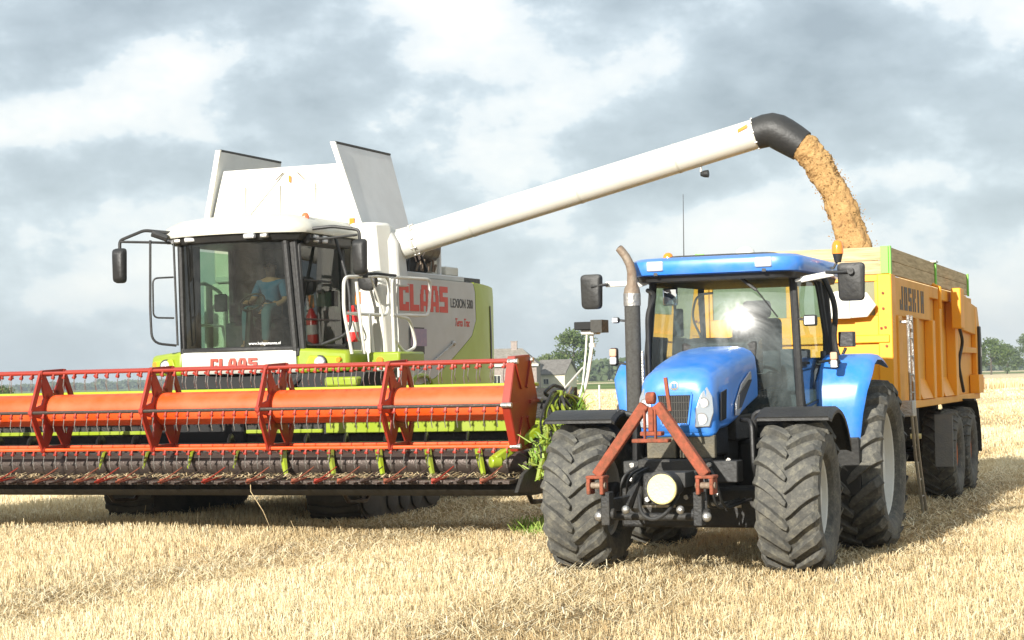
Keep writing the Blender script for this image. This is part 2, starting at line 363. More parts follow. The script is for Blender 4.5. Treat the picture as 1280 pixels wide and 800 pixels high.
def lug_tyre(Rr, Wd, rim, nl, lug=.045, lw=.055):
    b = MB(); h = Wd / 2; rc = Rr - lug
    prof = [(-h * .74, rim), (-h * .86, rim + .02), (-h * .98, rim + (rc - rim) * .35), (-h, rim + (rc - rim) * .55), (-h * .97, rim + (rc - rim) * .78), (-h * .86, rc - .03), (-h * .55, rc - .008), (0, rc)]
    prof = prof + [(-x, r) for x, r in prof[-2::-1]]
    prof.append((h * .6, rim - .012)); prof.insert(0, (-h * .6, rim - .012))
    b.lathe(prof, 'x', 72, cap=False)
    def surf(x):
        ax = abs(x) / h
        return rc - .028 * ax ** 2.5 - (.03 if ax > .93 else 0)
    for side in (-1, 1):
        for k in range(nl):
            t0 = 2 * math.pi * (k + (.5 if side > 0 else 0)) / nl
            rings = []
            for i in range(7):
                u = i / 6; x = side * (-.02 * Wd + u * (h * 1.0 + .02 * Wd))
                skew = (.62 * u - .16 * u * u) * Wd / Rr * .95
                th = t0 + skew
                # tangent direction for width
                lwt = lw * (.90 + .30 * u) * (.62 if i == 0 else 1); rb = surf(x) - .02; rt = surf(x) + lug * (1 if u < .95 else .55) - (0.012 if u in (0, 1) else 0)
                ring = []
                for (dt, rr) in ((-lwt * .50, rb), (-lwt * .38, rt), (lwt * .38, rt), (lwt * .50, rb)):
                    ang = th + dt / Rr; xx = x - side * dt * .35
                    ring.append((xx, -rr * math.cos(ang), rr * math.sin(ang)))
                rings.append(ring)
            b.ringloft(rings)
    return b
def dish_rim(rim, Wd, side, off=.25, hub=.14):
    """side = +1 outer face towards +x"""
    h = Wd / 2 * .72; s = side; b = MB()
    prof = [(s * h, rim + .012), (s * (h - .02), rim - .02), (s * (h - .10), rim - .045), (s * (h * off + .05), rim * .80), (s * h * off, rim * .70), (s * (h * off), hub + .06), (s * (h * off + .03), hub + .03), (s * (h * off + .03), 0.0005)]
    b.lathe(prof, 'x', 48, cap=False)
    prof2 = [(-s * h, rim + .012), (-s * (h - .03), rim - .03), (s * (h * off - .03), rim * .83), (s * (h * off - .03), .0005)]
    b.lathe(prof2, 'x', 48, cap=False)
    return b

# ------------------------------------------------------------------ ground, fields, stubble
def straw_ground():
    m, t, o = new_mat('straw_soil'); p = t.nodes.new('ShaderNodeBsdfPrincipled'); t.links.new(p.outputs[0], o.inputs[0]); p.inputs['Roughness'].default_value = .9; p.inputs['Specular IOR Level'].default_value = .1
    tc = t.nodes.new('ShaderNodeTexCoord')
    n = N(t, 'ShaderNodeTexNoise'); n.inputs['Scale'].default_value = 9; n.inputs['Detail'].default_value = 10; n.inputs['Roughness'].default_value = .8; t.links.new(tc.outputs['Object'], n.inputs['Vector'])
    cr = N(t, 'ShaderNodeValToRGB'); t.links.new(n.outputs[0], cr.inputs[0]); e = cr.color_ramp.elements; e[0].position = .32; e[0].color = (.13, .085, .045, 1); e[1].position = .66; e[1].color = (.46, .34, .18, 1)
    # broad swaths along the rows
    mp = t.nodes.new('ShaderNodeMapping'); mp.inputs['Rotation'].default_value = (0, 0, R(20)); mp.inputs['Scale'].default_value = (.35, .02, 1); t.links.new(tc.outputs['Object'], mp.inputs[0])
    n2 = N(t, 'ShaderNodeTexNoise'); n2.inputs['Scale'].default_value = 1; n2.inputs['Detail'].default_value = 4; t.links.new(mp.outputs[0], n2.inputs['Vector'])
    mx = N(t, 'ShaderNodeMixRGB'); mx.blend_type = 'MULTIPLY'; mx.inputs[0].default_value = 1; t.links.new(cr.outputs[0], mx.inputs[1])
    c2 = N(t, 'ShaderNodeValToRGB'); t.links.new(n2.outputs[0], c2.inputs[0]); c2.color_ramp.elements[0].position = .35; c2.color_ramp.elements[0].color = (.82, .80, .76, 1); c2.color_ramp.elements[1].position = .65; c2.color_ramp.elements[1].color = (1.1, 1.1, 1.1, 1)
    t.links.new(c2.outputs[0], mx.inputs[2])
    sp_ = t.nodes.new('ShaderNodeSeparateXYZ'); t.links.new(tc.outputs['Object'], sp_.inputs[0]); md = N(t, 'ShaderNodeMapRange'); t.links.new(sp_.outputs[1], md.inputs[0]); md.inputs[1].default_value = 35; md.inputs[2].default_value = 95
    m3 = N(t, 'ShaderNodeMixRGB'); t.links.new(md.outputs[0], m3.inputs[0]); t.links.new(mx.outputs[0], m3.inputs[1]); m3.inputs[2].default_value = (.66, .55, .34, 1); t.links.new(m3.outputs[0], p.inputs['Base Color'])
    b = N(t, 'ShaderNodeBump'); b.inputs['Distance'].default_value = .05; t.links.new(n.outputs[0], b.inputs['Height']); t.links.new(b.outputs[0], p.inputs['Normal'])
    return m
def flat_mat(name, a, b_, sc, sy=1):
    m, t, o = new_mat(name); p = t.nodes.new('ShaderNodeBsdfPrincipled'); t.links.new(p.outputs[0], o.inputs[0]); p.inputs['Roughness'].default_value = .95; p.inputs['Specular IOR Level'].default_value = .1
    tc = t.nodes.new('ShaderNodeTexCoord'); mp = t.nodes.new('ShaderNodeMapping'); mp.inputs['Scale'].default_value = (1, sy, 1); t.links.new(tc.outputs['Object'], mp.inputs[0])
    n = N(t, 'ShaderNodeTexNoise'); n.inputs['Scale'].default_value = sc; n.inputs['Detail'].default_value = 8; t.links.new(mp.outputs[0], n.inputs['Vector'])
    cr = N(t, 'ShaderNodeValToRGB'); t.links.new(n.outputs[0], cr.inputs[0]); e = cr.color_ramp.elements; e[0].position = .35; e[0].color = (*a, 1); e[1].position = .65; e[1].color = (*b_, 1)
    t.links.new(cr.outputs[0], p.inputs['Base Color']); return m
def ground_h(x, y):
    return .05 * np.sin(x * .23 + .7) * np.sin(y * .19 + 1.1) * np.clip((15.5 - y) / 3, 0, 1)
g = MB()
ys = [-30, 0, 12, 60, 200, 700, 2500, 8000]; xs = [-6000, -800, -60, 0, 60, 800, 6000]
for i in range(len(ys) - 1):
    for j in range(len(xs) - 1):
        g.bm.faces.new([g.bm.verts.new((x, y, 0)) for x, y in ((xs[j], ys[i]), (xs[j + 1], ys[i]), (xs[j + 1], ys[i + 1]), (xs[j], ys[i + 1]))])
bmesh.ops.remove_doubles(g.bm, verts=g.bm.verts, dist=.001)
tag(g.build('ground', straw_ground()), kind='structure')
def sheet(name, pts, z, mat):
    b = MB(); b.bm.faces.new([b.bm.verts.new((x, y, z)) for x, y in pts]); return tag(b.build(name, mat), kind='structure')
grassm = flat_mat('meadow_grass', (.10, .16, .035), (.17, .22, .06), .05, .3)
sheet('grass_field', [(-30, 345), (10, 300), (75, 290), (80, 520), (-60, 560)], .03, grassm)
sheet('far_meadow', [(-1500, 760), (80, 640), (1500, 560), (5000, 5000), (-5000, 5000)], .04, flat_mat('far_meadow', (.13, .18, .05), (.20, .22, .08), .01))
sheet('far_wheat_field', [(-60, 900), (150, 860), (1200, 700), (1500, 1100), (-200, 1300)], .08, flat_mat('far_wheat', (.50, .42, .24), (.62, .53, .32), .02))

rng = np.random.default_rng(11)
def vnoise(x, y, s, seed):
    r = np.random.default_rng(seed).random((256, 256)); u = x / s + 1000; v = y / s + 1000
    i = np.floor(u).astype(int); j = np.floor(v).astype(int); fu = u - i; fv = v - j; fu = fu * fu * (3 - 2 * fu); fv = fv * fv * (3 - 2 * fv)
    g = lambda a, b: r[a % 256, b % 256]
    return (g(i, j) * (1 - fu) + g(i + 1, j) * fu) * (1 - fv) + (g(i, j + 1) * (1 - fu) + g(i + 1, j + 1) * fu) * fv
def blades(name, x, y, z0, hgt, wid, lean, yaw, tone, mat, dirx=None):
    """thin upright blades, one quad each; all arrays"""
    n = len(x); dx = np.cos(yaw) * wid / 2; dy = np.sin(yaw) * wid / 2
    lx = lean * rng.normal(size=n) * hgt; ly = lean * rng.normal(size=n) * hgt
    if dirx is not None: lx += dirx[0]; ly += dirx[1]
    v = np.zeros((n, 4, 3), np.float32)
    v[:, 0] = np.stack([x - dx, y - dy, z0], 1); v[:, 1] = np.stack([x + dx, y + dy, z0], 1)
    v[:, 2] = np.stack([x + dx * .8 + lx, y + dy * .8 + ly, z0 + hgt], 1); v[:, 3] = np.stack([x - dx * .8 + lx, y - dy * .8 + ly, z0 + hgt], 1)
    me = bpy.data.meshes.new(name); me.vertices.add(n * 4); me.vertices.foreach_set('co', v.ravel()); me.loops.add(n * 4); me.loops.foreach_set('vertex_index', np.arange(n * 4, dtype=np.int32))
    me.polygons.add(n); me.polygons.foreach_set('loop_start', np.arange(0, n * 4, 4, dtype=np.int32)); me.polygons.foreach_set('loop_total', np.full(n, 4, np.int32)); me.update()
    a = me.attributes.new('tone', 'FLOAT', 'POINT'); a.data.foreach_set('value', np.repeat(tone, 4).astype(np.float32)); me.materials.append(mat)
    o = bpy.data.objects.new(name, me); COL.objects.link(o); return o
strawm = attr_mat('straw', [(.44, .31, .15), (.72, .56, .31), (.86, .73, .46), (.92, .85, .64)], .22)
X = []; Y = []; Wd = []; Hh = []
for (a, b_, dens, w) in ((11.5, 17, 820, .0042), (17, 25, 600, .0055), (25, 38, 320, .0085), (38, 60, 110, .015), (60, 110, 30, .03), (110, 260, 5, .07)):
    half = .30; area = half * (b_ * b_ - a * a); n = int(area * dens)
    yy = np.sqrt(rng.random(n) * (b_ * b_ - a * a) + a * a); xx = (rng.random(n) * 2 - 1) * half * yy
    # drilled rows run with the machines' heading
    c, s = math.cos(R(21)), math.sin(R(21)); u = xx * c - yy * s; v = xx * s + yy * c
    if b_ <= 38: u = np.round(u / .13) * .13 + rng.normal(size=n) * .028
    xx = u * c + v * s; yy = -u * s + v * c
    X.append(xx); Y.append(yy); Wd.append(np.full(n, w) * (.7 + .6 * rng.random(n))); Hh.append(np.full(n, 1.0 + (b_ > 38) * .1))
X = np.concatenate(X); Y = np.concatenate(Y); Wd = np.concatenate(Wd); Hh = np.concatenate(Hh)
clump = vnoise(X, Y, .45, 3) * .6 + vnoise(X, Y, .17, 5) * .4
big = vnoise(X * .94 - Y * .34, (X * .34 + Y * .94) * .12, 1.6, 9)
keep = (clump + .35 * big + rng.random(len(X)) * .5) > .52
track = lambda ox, oy, a, cx, half: (np.abs(((X - ox) * math.cos(a) - (Y - oy) * math.sin(a)) - cx) < half)
X, Y, Wd, Hh, clump, big = [q[keep] for q in (X, Y, Wd, Hh, clump, big)]
big = np.clip((big - .5) * 1.7 + .5, 0, 1)
hgt = (.050 + .065 * clump + .03 * rng.random(len(X)) + .10 * (big - .5)) * Hh
tall = rng.random(len(X)) < .004; hgt[tall] *= 1.9
a20 = R(20.5); u_ = (X - 1.74) * math.cos(a20) - (Y - 18.6) * math.sin(a20)
flat = ((np.abs(np.abs(u_) - 1.08) < .30) & (Y > 17.9)); hgt[flat] *= .45
a22 = R(22); uc = (X + 3.86) * math.cos(a22) - (Y - 27) * math.sin(a22)
flat2 = (np.abs(np.abs(uc) - 1.55) < .42) & (Y > 27.5); hgt[flat2] *= .4
tone = np.clip(.40 + .30 * (vnoise(X, Y, .3, 8) - .5) + .22 * rng.normal(size=len(X)) + .45 * (big - .5), 0, 1)
st = blades('stubble', X, Y, np.zeros(len(X)), hgt, Wd, .24, rng.random(len(X)) * math.pi, tone, strawm); tag(st, 'pale straw stubble standing in rows all over the field', 'stubble', kind='stuff')
# chopped straw lying between and over the stems
n = 170000; yy = np.sqrt(rng.random(n) * (40 ** 2 - 11.5 ** 2) + 11.5 ** 2); xx = (rng.random(n) * 2 - 1) * .3 * yy
ln = .05 + .15 * rng.random(n); an = rng.random(n) * 2 * math.pi; sw = vnoise(xx * .94 - yy * .34, (xx * .34 + yy * .94) * .1, 1.1, 21)
k = (sw + .5 * rng.random(n)) > .50; xx, yy, ln, an, sw = xx[k], yy[k], ln[k], an[k], sw[k]; n = len(xx)
tone = np.clip(.62 + .2 * rng.normal(size=n), 0, 1)
lo = blades('loose_straw', xx, yy, .01 + .11 * rng.random(n) * sw, .005 + .05 * rng.random(n), .004 + .003 * rng.random(n) + .00018 * yy, 0, an + math.pi / 2, tone, strawm, (np.cos(an) * ln, np.sin(an) * ln)); tag(lo, 'loose chopped straw lying over the stubble', 'straw', kind='stuff')
# strip of uncut wheat far to the right
n = 9000; yy = 172 + 60 * rng.random(n) ** 2; xx = 40 + 45 * rng.random(n) + (yy - 172) * .25
wh = blades('uncut_wheat', xx, yy, np.zeros(n), .55 + .2 * rng.random(n), np.full(n, .12), .1, rng.random(n) * math.pi, np.clip(.35 + .25 * rng.random(n), 0, 1), strawm); tag(wh, 'low strip of uncut wheat standing far behind the trailer', 'wheat', kind='stuff')
# green weeds beside the tractor's wheel
grass_b = attr_mat('weed_leaf', [(.16, .30, .04), (.32, .48, .08), (.50, .60, .18)], .3)
n = 420; r_ = rng.random(n) ** .6; th = rng.random(n) * 6.28
gx = .36 + r_ * np.cos(th) * .42; gy = 23.5 + r_ * np.sin(th) * .6
tag(blades('green_weeds', gx, gy, np.zeros(n), .06 + .17 * rng.random(n), np.full(n, .014), .5, rng.random(n) * 3.14, rng.random(n), grass_b), 'tuft of green weeds in the stubble beside the header end', 'weeds', kind='stuff')

# ------------------------------------------------------------------ trees, woods, farm
def tree(name, label, x, y, h, w, cols, group, seed, trunk_h=.25, leaf=.42, n=2600, dens=.55):
    r = random.Random(seed); root = empty(name, (x, y, 0)); tag(root, label, 'tree', group)
    t = MB(); t.tube([(0, 0, 0), (.1, 0, h * trunk_h), (0, .1, h * .6), (.1, 0, h * .8)], [h * .028, h * .022, h * .014, h * .006], 8)
    for k in range(7):
        a = r.random() * 6.28; zz = h * (trunk_h + .08 * k); rr = w * .33
        t.tube([(0, 0, zz), (rr * .5 * math.cos(a), rr * .5 * math.sin(a), zz + h * .08), (rr * math.cos(a), rr * math.sin(a), zz + h * .16)], [h * .011, h * .007, h * .003], 6)
    t.build('trunk', paint('bark_' + name + str(seed), (.10, .08, .06), .9, dirt=.4, dcol=(.05, .05, .03)), root)
    g = np.random.default_rng(seed); cl = []
    for k in range(34):
        a = g.random() * 6.28; zz = g.random() ** .85; prof = math.sin(math.pi * min(1, .16 + zz * .86)) ** .6
        rad = w / 2 * prof * (.35 + .6 * g.random()); cl.append((rad * math.cos(a), rad * math.sin(a), h * (trunk_h + (1 - trunk_h) * (.06 + .88 * zz)), w * (.09 + .10 * g.random())))
    cl = np.array(cl); idx = g.integers(0, len(cl), n); d = g.normal(size=(n, 3)); d /= np.linalg.norm(d, axis=1)[:, None]; d *= (g.random(n) ** .45)[:, None]
    c = cl[idx, :3] + d * cl[idx, 3:4] * np.array([1.15, 1.15, .85])
    u = g.normal(size=(n, 3)); u /= np.linalg.norm(u, axis=1)[:, None]; v = np.cross(u, g.normal(size=(n, 3))); v /= np.linalg.norm(v, axis=1)[:, None]
    s = leaf * (.5 + .9 * g.random(n))[:, None] * .5; P = np.stack([c - u * s, c - v * s * .7, c + u * s, c + v * s * .7], 1).astype(np.float32)
    me = bpy.data.meshes.new('crown'); me.vertices.add(n * 4); me.vertices.foreach_set('co', P.ravel()); me.loops.add(n * 4); me.loops.foreach_set('vertex_index', np.arange(n * 4, dtype=np.int32)); me.polygons.add(n)
    me.polygons.foreach_set('loop_start', np.arange(0, n * 4, 4, dtype=np.int32)); me.polygons.foreach_set('loop_total', np.full(n, 4, np.int32)); me.update()
    tn = np.clip(.5 + .22 * g.normal(size=n) + .25 * (cl[idx, 3] / w - .14) * 8, 0, 1); at = me.attributes.new('tone', 'FLOAT', 'POINT'); at.data.foreach_set('value', np.repeat(tn, 4).astype(np.float32)); me.materials.append(cols)
    o = bpy.data.objects.new('crown', me); COL.objects.link(o); o.parent = root; return root
leafA = attr_mat('leaves_oak', [(.05, .09, .02), (.10, .15, .035), (.17, .21, .06)], .3)
leafB = attr_mat('leaves_pale', [(.11, .15, .05), (.18, .23, .08), (.24, .28, .11)], .35)
leafC = attr_mat('leaves_far', [(.07, .11, .045), (.11, .155, .065), (.16, .20, .09)], .3)
def tx(px, Z): return (px - 640) / 2400 * Z
tree('leafy_tree', 'tall round tree beyond the barn, behind the white mast', tx(716, 440), 440, 12.4, 13, leafA, 'trees behind the farm', 1, .2, .6, 4200)
tree('leafy_tree', 'low pale tree between the farmhouse and the tall round tree', tx(683, 430), 430, 7.2, 8, leafB, 'trees behind the farm', 2, .2, .5, 2200)
tree('leafy_tree', 'small dark tree at the left edge of the field', tx(1, 300), 300, 2.4, 4.6, leafA, None, 3, .1, .3, 1800)
tree('leafy_tree', 'bushy green tree just right of the trailer tail', tx(1237, 560), 560, 10.5, 12, leafA, 'trees right of the trailer', 4, .1, .6, 3600)
tree('leafy_tree', 'second bushy tree right of the trailer, a little lower', tx(1257, 600), 600, 8.8, 10, leafC, 'trees right of the trailer', 5, .1, .6, 3000)
tree('leafy_tree', 'grey green tree cut off by the right edge of the photo', tx(1281, 620), 620, 12, 11, leafC, 'trees right of the trailer', 6, .1, .6, 3200)
tree('leafy_tree', 'round tree hidden mostly behind the trailer tail', tx(1215, 580), 580, 9.5, 10, leafA, 'trees right of the trailer', 7, .1, .6, 2600)
def wood_mass(name, label, x0, x1, y, h, seed, mat):
    g = np.random.default_rng(seed); n = int((x1 - x0) * 24); xx = x0 + (x1 - x0) * g.random(n); top = h * (.55 + .6 * vnoise(xx, xx * 0, h * 1.4, seed) * 1.0 ** 1)
    zz = top * g.random(n) ** .7; yy = y + (g.random(n) - .5) * 30; c = np.stack([xx, yy, zz], 1); u = g.normal(size=(n, 3)); u /= np.linalg.norm(u, axis=1)[:, None]; v = np.cross(u, g.normal(size=(n, 3))); v /= np.linalg.norm(v, axis=1)[:, None]
    s = (.9 + 1.3 * g.random(n))[:, None]; P = np.stack([c - u * s, c - v * s, c + u * s, c + v * s], 1).astype(np.float32)
    me = bpy.data.meshes.new(name); me.vertices.add(n * 4); me.vertices.foreach_set('co', P.ravel()); me.loops.add(n * 4); me.loops.foreach_set('vertex_index', np.arange(n * 4, dtype=np.int32)); me.polygons.add(n)
    me.polygons.foreach_set('loop_start', np.arange(0, n * 4, 4, dtype=np.int32)); me.polygons.foreach_set('loop_total', np.full(n, 4, np.int32)); me.update()
    at = me.attributes.new('tone', 'FLOAT', 'POINT'); at.data.foreach_set('value', np.repeat(np.clip(.5 + .25 * g.normal(size=n), 0, 1), 4).astype(np.float32)); me.materials.append(mat)
    o = bpy.data.objects.new(name, me); COL.objects.link(o); tag(o, label, 'woodland', kind='stuff'); return o
wood_mass('far_woodland', 'low bluish line of woods on the horizon left of the harvester', tx(5, 2300), tx(255, 2300), 2300, 11, 31, leafC)
wood_mass('dark_woodland', 'dark wooded bank beyond the barn, left of the tractor exhaust', tx(722, 900), tx(835, 900), 900, 10, 32, leafC)
wood_mass('hedge_line', 'thin line of hedges on the horizon behind the trailer', tx(1090, 1300), tx(1300, 1300), 1300, 5, 33, leafC)

brick = flat_mat('pink_brick', (.27, .22, .20), (.36, .30, .27), 3); roofm = flat_mat('grey_tiles', (.20, .18, .15), (.27, .245, .21), 2); cream = flat_mat('cream_render', (.60, .54, .42), (.68, .62, .5), 1)
dgrey = flat_mat('dark_slate', (.13, .12, .11), (.18, .17, .155), 2)
def house(name, label, x, y, rz, wx, dy, eave, ridge, wallm, rfm, chim=None, wins=(), fascia=True, hip=0.0):
    h = empty(name, (x, y, 0), rz); tag(h, label, 'house' if 'house' in name else 'barn')
    b = MB(); b.box(-wx / 2, wx / 2, -dy / 2, dy / 2, 0, eave)
    g = MB()
    b.prism([(-dy / 2, eave), (dy / 2, eave), (0, ridge - .25)], 'x', -wx / 2 + hip, wx / 2 - hip) if not hip else None
    b.build('wall', wallm, h)
    ov = .4
    if hip:
        rf = MB(); A = [(-wx / 2 - ov, -dy / 2 - ov, eave), (wx / 2 + ov, -dy / 2 - ov, eave), (wx / 2 + ov, dy / 2 + ov, eave), (-wx / 2 - ov, dy / 2 + ov, eave)]
        v = [rf.bm.verts.new(p) for p in A]; r0 = rf.bm.verts.new((-wx / 2 + hip, 0, ridge)); r1 = rf.bm.verts.new((wx / 2 - hip, 0, ridge))
        rf.bm.faces.new((v[0], v[1], r1, r0)); rf.bm.faces.new((v[2], v[3], r0, r1)); rf.bm.faces.new((v[1], v[2], r1)); rf.bm.faces.new((v[3], v[0], r0)); rf.bm.faces.new(v[::-1])
    else:
        rf = MB(); s = ridge - eave; rf.prism([(-dy / 2 - ov, eave - s * ov / dy * 2), (0, ridge), (dy / 2 + ov, eave - s * ov / dy * 2), (dy / 2 + ov, eave - s * ov / dy * 2 + .25), (0, ridge + .28), (-dy / 2 - ov, eave - s * ov / dy * 2 + .25)], 'x', -wx / 2 - ov, wx / 2 + ov)
    ro = rf.build('roof', rfm, h, smooth=10)
    if chim is not None: MB().box(chim - .6, chim + .6, -.5, .5, ridge - .6, ridge + 1.3).box(chim - .7, chim + .7, -.6, .6, ridge + 1.3, ridge + 1.45).build('chimney', brick, ro)
    if fascia: MB().box(-wx / 2 - .45, wx / 2 + .45, -dy / 2 - .62, -dy / 2 - .42, eave - .35, eave + .12).build('gutter', 'dwhite', h)
    for wx0, wz, ww, wh in wins:
        f = MB().box(wx0 - ww / 2, wx0 + ww / 2, -dy / 2 - .08, -dy / 2 - .002, wz, wz + wh).build('window', 'dwhite', h)
        MB().box(wx0 - ww / 2 + .12, wx0 - .06, -dy / 2 - .1, -dy / 2 - .07, wz + .12, wz + wh - .12).box(wx0 + .06, wx0 + ww / 2 - .12, -dy / 2 - .1, -dy / 2 - .07, wz + .12, wz + wh - .12).build('pane', 'dark', f)
    return h
house('farmhouse', 'pink brick farmhouse with grey hipped roof and chimney behind the header end', tx(632, 385), 385, R(-6), 12.8, 8.5, 4.7, 8.0, brick, roofm, 1.6,
      [(-4.5, .9, 1.5, 1.8), (-1.5, .9, 1.5, 1.8), (1.5, 0.1, 1.2, 2.2), (4.5, .9, 1.5, 1.8)], hip=3.2)
house('stone_barn', 'low cream barn with dark slate roof right of the farmhouse', tx(694, 395), 395, R(-28), 6.5, 5.5, 2.9, 5.4, cream, dgrey, None, [(-1, .6, 1.3, 1.2)], fascia=False)

hz = MB().box(-1300, 1500, -40, 2400, -1, 60)
m, t, o = new_mat('haze_air'); pv = t.nodes.new('ShaderNodeVolumePrincipled'); pv.inputs['Color'].default_value = (.80, .88, .95, 1); pv.inputs['Density'].default_value = .00026; pv.inputs['Anisotropy'].default_value = .3; t.links.new(pv.outputs[0], o.inputs['Volume'])
tag(hz.build('haze', m), kind='stuff')
# ------------------------------------------------------------------ the tractor
TR = empty('tractor', (1.74, 18.6, 0), -R(21)); tag(TR, 'blue tractor with rusty red front linkage frame and upright exhaust, parked before the trailer', 'tractor')
def tractor_wheel(x, y, r, w, rim, nl, rz, side, lug):
    wh = MB(); s = side; hx = s * w * .16
    wh.cyl((hx - s * .02, 0, 0), (hx + s * .10, 0, 0), .13, .12, 24)
    for k in range(8):
        a = k * math.pi / 4; wh.cyl((hx, .19 * math.cos(a), .19 * math.sin(a)), (hx + s * .05, .19 * math.cos(a), .19 * math.sin(a)), .018, n=6)
    ob = wh.build('wheel', 'rim', TR, loc=(x, y, r), rot=(rnd.random() * .3, 0, rz))
    lug_tyre(r, w, rim, nl, lug, .108 if r > .8 else .088).build('tyre', 'rubber', ob, smooth=24, bevel=.006)
    dish_rim(rim, w, side).build('rim', 'rim', ob, smooth=30)
tractor_wheel(-1.08, 0, .725, .60, .385, 19, R(1.5), -1, .062)
tractor_wheel(1.02, -.05, .73, .60, .385, 19, R(1.5), 1, .062)
tractor_wheel(-1.15, 2.65, .905, .66, .575, 21, 0, -1, .068)
tractor_wheel(1.13, 2.65, .905, .66, .575, 21, 0, 1, .068)
# --- bonnet
def hood_ring(y, w, zb, zt, sq=.5, n=9, lean=0):
    """closed ring: vertical flanks turning over a crowned top"""
    pts = [(-w / 2, y + lean, zb), (-w / 2 * 1.0, y + lean * .7, zb + (zt - zb) * .35)]
    for i in range(n + 1):
        a = math.pi - math.pi * i / n; ca, sa = math.cos(a), math.sin(a)
        ex = .54
        pts.append((w / 2 * (abs(ca) ** ex) * (1 if ca > 0 else -1) * .985, y - lean * .2 * sa, zb + (zt - zb) * (.56 + .44 * abs(sa) ** (ex * 1.15))))
    pts += [(w / 2, y + lean * .7, zb + (zt - zb) * .35), (w / 2, y + lean, zb)]
    return pts
b = MB(); rings = []
for (y, w, zb, zt) in ((-.655, .50, 1.36, 1.76), (-.645, .62, 1.33, 1.86), (-.60, .70, 1.32, 1.92), (-.54, .73, 1.33, 1.955), (-.40, .73, 1.38, 1.99), (-.15, .76, 1.40, 2.055), (.15, .78, 1.46, 2.105), (.5, .80, 1.56, 2.15), (.95, .82, 1.66, 2.185)):
    rings.append(hood_ring(y, w, zb, zt))
b.ringloft(rings); hood = b.build('hood', 'blue', TR, smooth=42)
bv = hood.modifiers.new('sub', 'BEVEL'); bv.width = .03; bv.segments = 3; bv.limit_method = 'ANGLE'; bv.angle_limit = R(40)
# nose details: grille, headlights, vents, badge
gp = [(-.165, 1.725), (.165, 1.725), (.125, 1.435), (-.125, 1.435)]
gr = MB().prism(gp, 'y', -.664, -.60).build('grille', 'dark', TR, bevel=.006)
gb = MB()
for k in range(13):
    x = -.138 + k * .023; h0 = 1.445; h1 = 1.715
    if abs(x) > .12: h0 = 1.60
    gb.box(x - .004, x + .004, -.670, -.664, h0, h1)
for z in (1.50, 1.57, 1.645): gb.box(-.135 - (z - 1.45) * .1, .135 + (z - 1.45) * .1, -.672, -.666, z - .004, z + .004)
gb.build('grille_bars', 'mesh', gr)
fr = MB()
for a, c in zip(gp, gp[1:] + gp[:1]): fr.beam((a[0] * 1.03, -.660, a[1]), (c[0] * 1.03, -.660, c[1]), .018, .03)
fr.build('grille_frame', 'blue', gr, bevel=.004)
for s in (-1, 1):
    P = [(s * .195, -.672, 1.405), (s * .325, -.632, 1.41), (s * .358, -.60, 1.54), (s * .345, -.59, 1.69), (s * .30, -.605, 1.785), (s * .25, -.638, 1.72), (s * .205, -.670, 1.58)]
    if s < 0: P = P[::-1]
    hl = MB().slab(P, .028).build('headlight', 'chrome', TR, bevel=.008)
    for (cx, cy, cz, r) in ((s * .265, -.662, 1.49, .052), (s * .285, -.645, 1.64, .043)):
        MB().lathe([(0, r), (-.022, r * .96), (-.03, r * .5), (-.032, .001)], 'y', 20, (cx, cy, cz)).build('lamp', 'lens', hl)
        MB().tube([(cx + r * math.cos(t), cy - .024, cz + r * math.sin(t)) for t in [i * math.pi / 9 for i in range(18)]], .004, 5, True).build('lamp_ring', 'steel', hl)
    V = [(s * .376, -.45, 1.46), (s * .386, -.30, 1.48), (s * .390, -.27, 1.76), (s * .374, -.42, 1.73)]
    if s < 0: V = V[::-1]
    MB().slab([(p[0] + s * .005, p[1], p[2]) for p in V], .012).build('side_vent', 'dark', TR, bevel=.01)
    # silver flash and lower black skirt along the flank
    P = [(s * .40, .02, 1.50), (s * .405, .12, 1.50), (s * .412, .62, 1.86), (s * .411, .60, 1.92), (s * .40, .28, 1.80), (s * .395, .05, 1.62)]
    MB().slab(P if s > 0 else P[::-1], .014).build('side_flash', 'steel', TR)
    P = [(s * .398, .10, 1.56), (s * .404, .20, 1.58), (s * .412, .60, 1.84), (s * .408, .50, 1.84), (s * .40, .15, 1.70)]
    MB().slab([(p[0] + s * .012, p[1], p[2]) for p in (P if s > 0 else P[::-1])], .012).build('side_window', 'black', TR)
bd = MB().lathe([(0, .045), (-.008, .043), (-.010, .001)], 'y', 24, (0, -.652, 1.80)).build('badge', 'chrome', TR, rot=None)
MB().box(-.022, -.004, -.667, -.662, 1.78, 1.82).box(.004, .022, -.667, -.662, 1.78, 1.82).build('badge_leaf', 'blue', bd)
# engine, front bolster, axle
b = MB(); b.box(-.30, .30, -.52, .15, 1.13, 1.40); b.box(-.27, .27, .15, 1.35, .95, 1.55); b.box(-.36, .36, .2, 1.1, 1.25, 1.50)
b.build('engine', 'cast', TR, bevel=.02)
MB().box(-.30, -.02, -.60, -.52, 1.12, 1.335).build('radiator_screen', 'mudpan', TR, bevel=.01); MB().box(.02, .36, -.60, -.52, 1.12, 1.335).build('radiator_screen', 'mudpan', TR, bevel=.01)
b = MB(); b.box(-.24, .24, -.75, .9, .70, 1.12); b.box(-.2, .2, .9, 3.0, .62, 1.1); b.box(-.34, .34, -.78, -.5, .86, 1.12); b.box(-.26, .26, -.9, -.76, .7, 1.0)
b.build('chassis', 'cast', TR, bevel=.02)
b = MB(); b.tube([(-.85, 0, .66), (-.45, 0, .62), (0, 0, .60), (.45, 0, .62), (.85, 0, .66)], [.12, .09, .13, .09, .12], 12)
for s in (-1, 1): b.cyl((s * .78, 0, .715), (s * 1.0, .02, .715), .16, .13, 16)
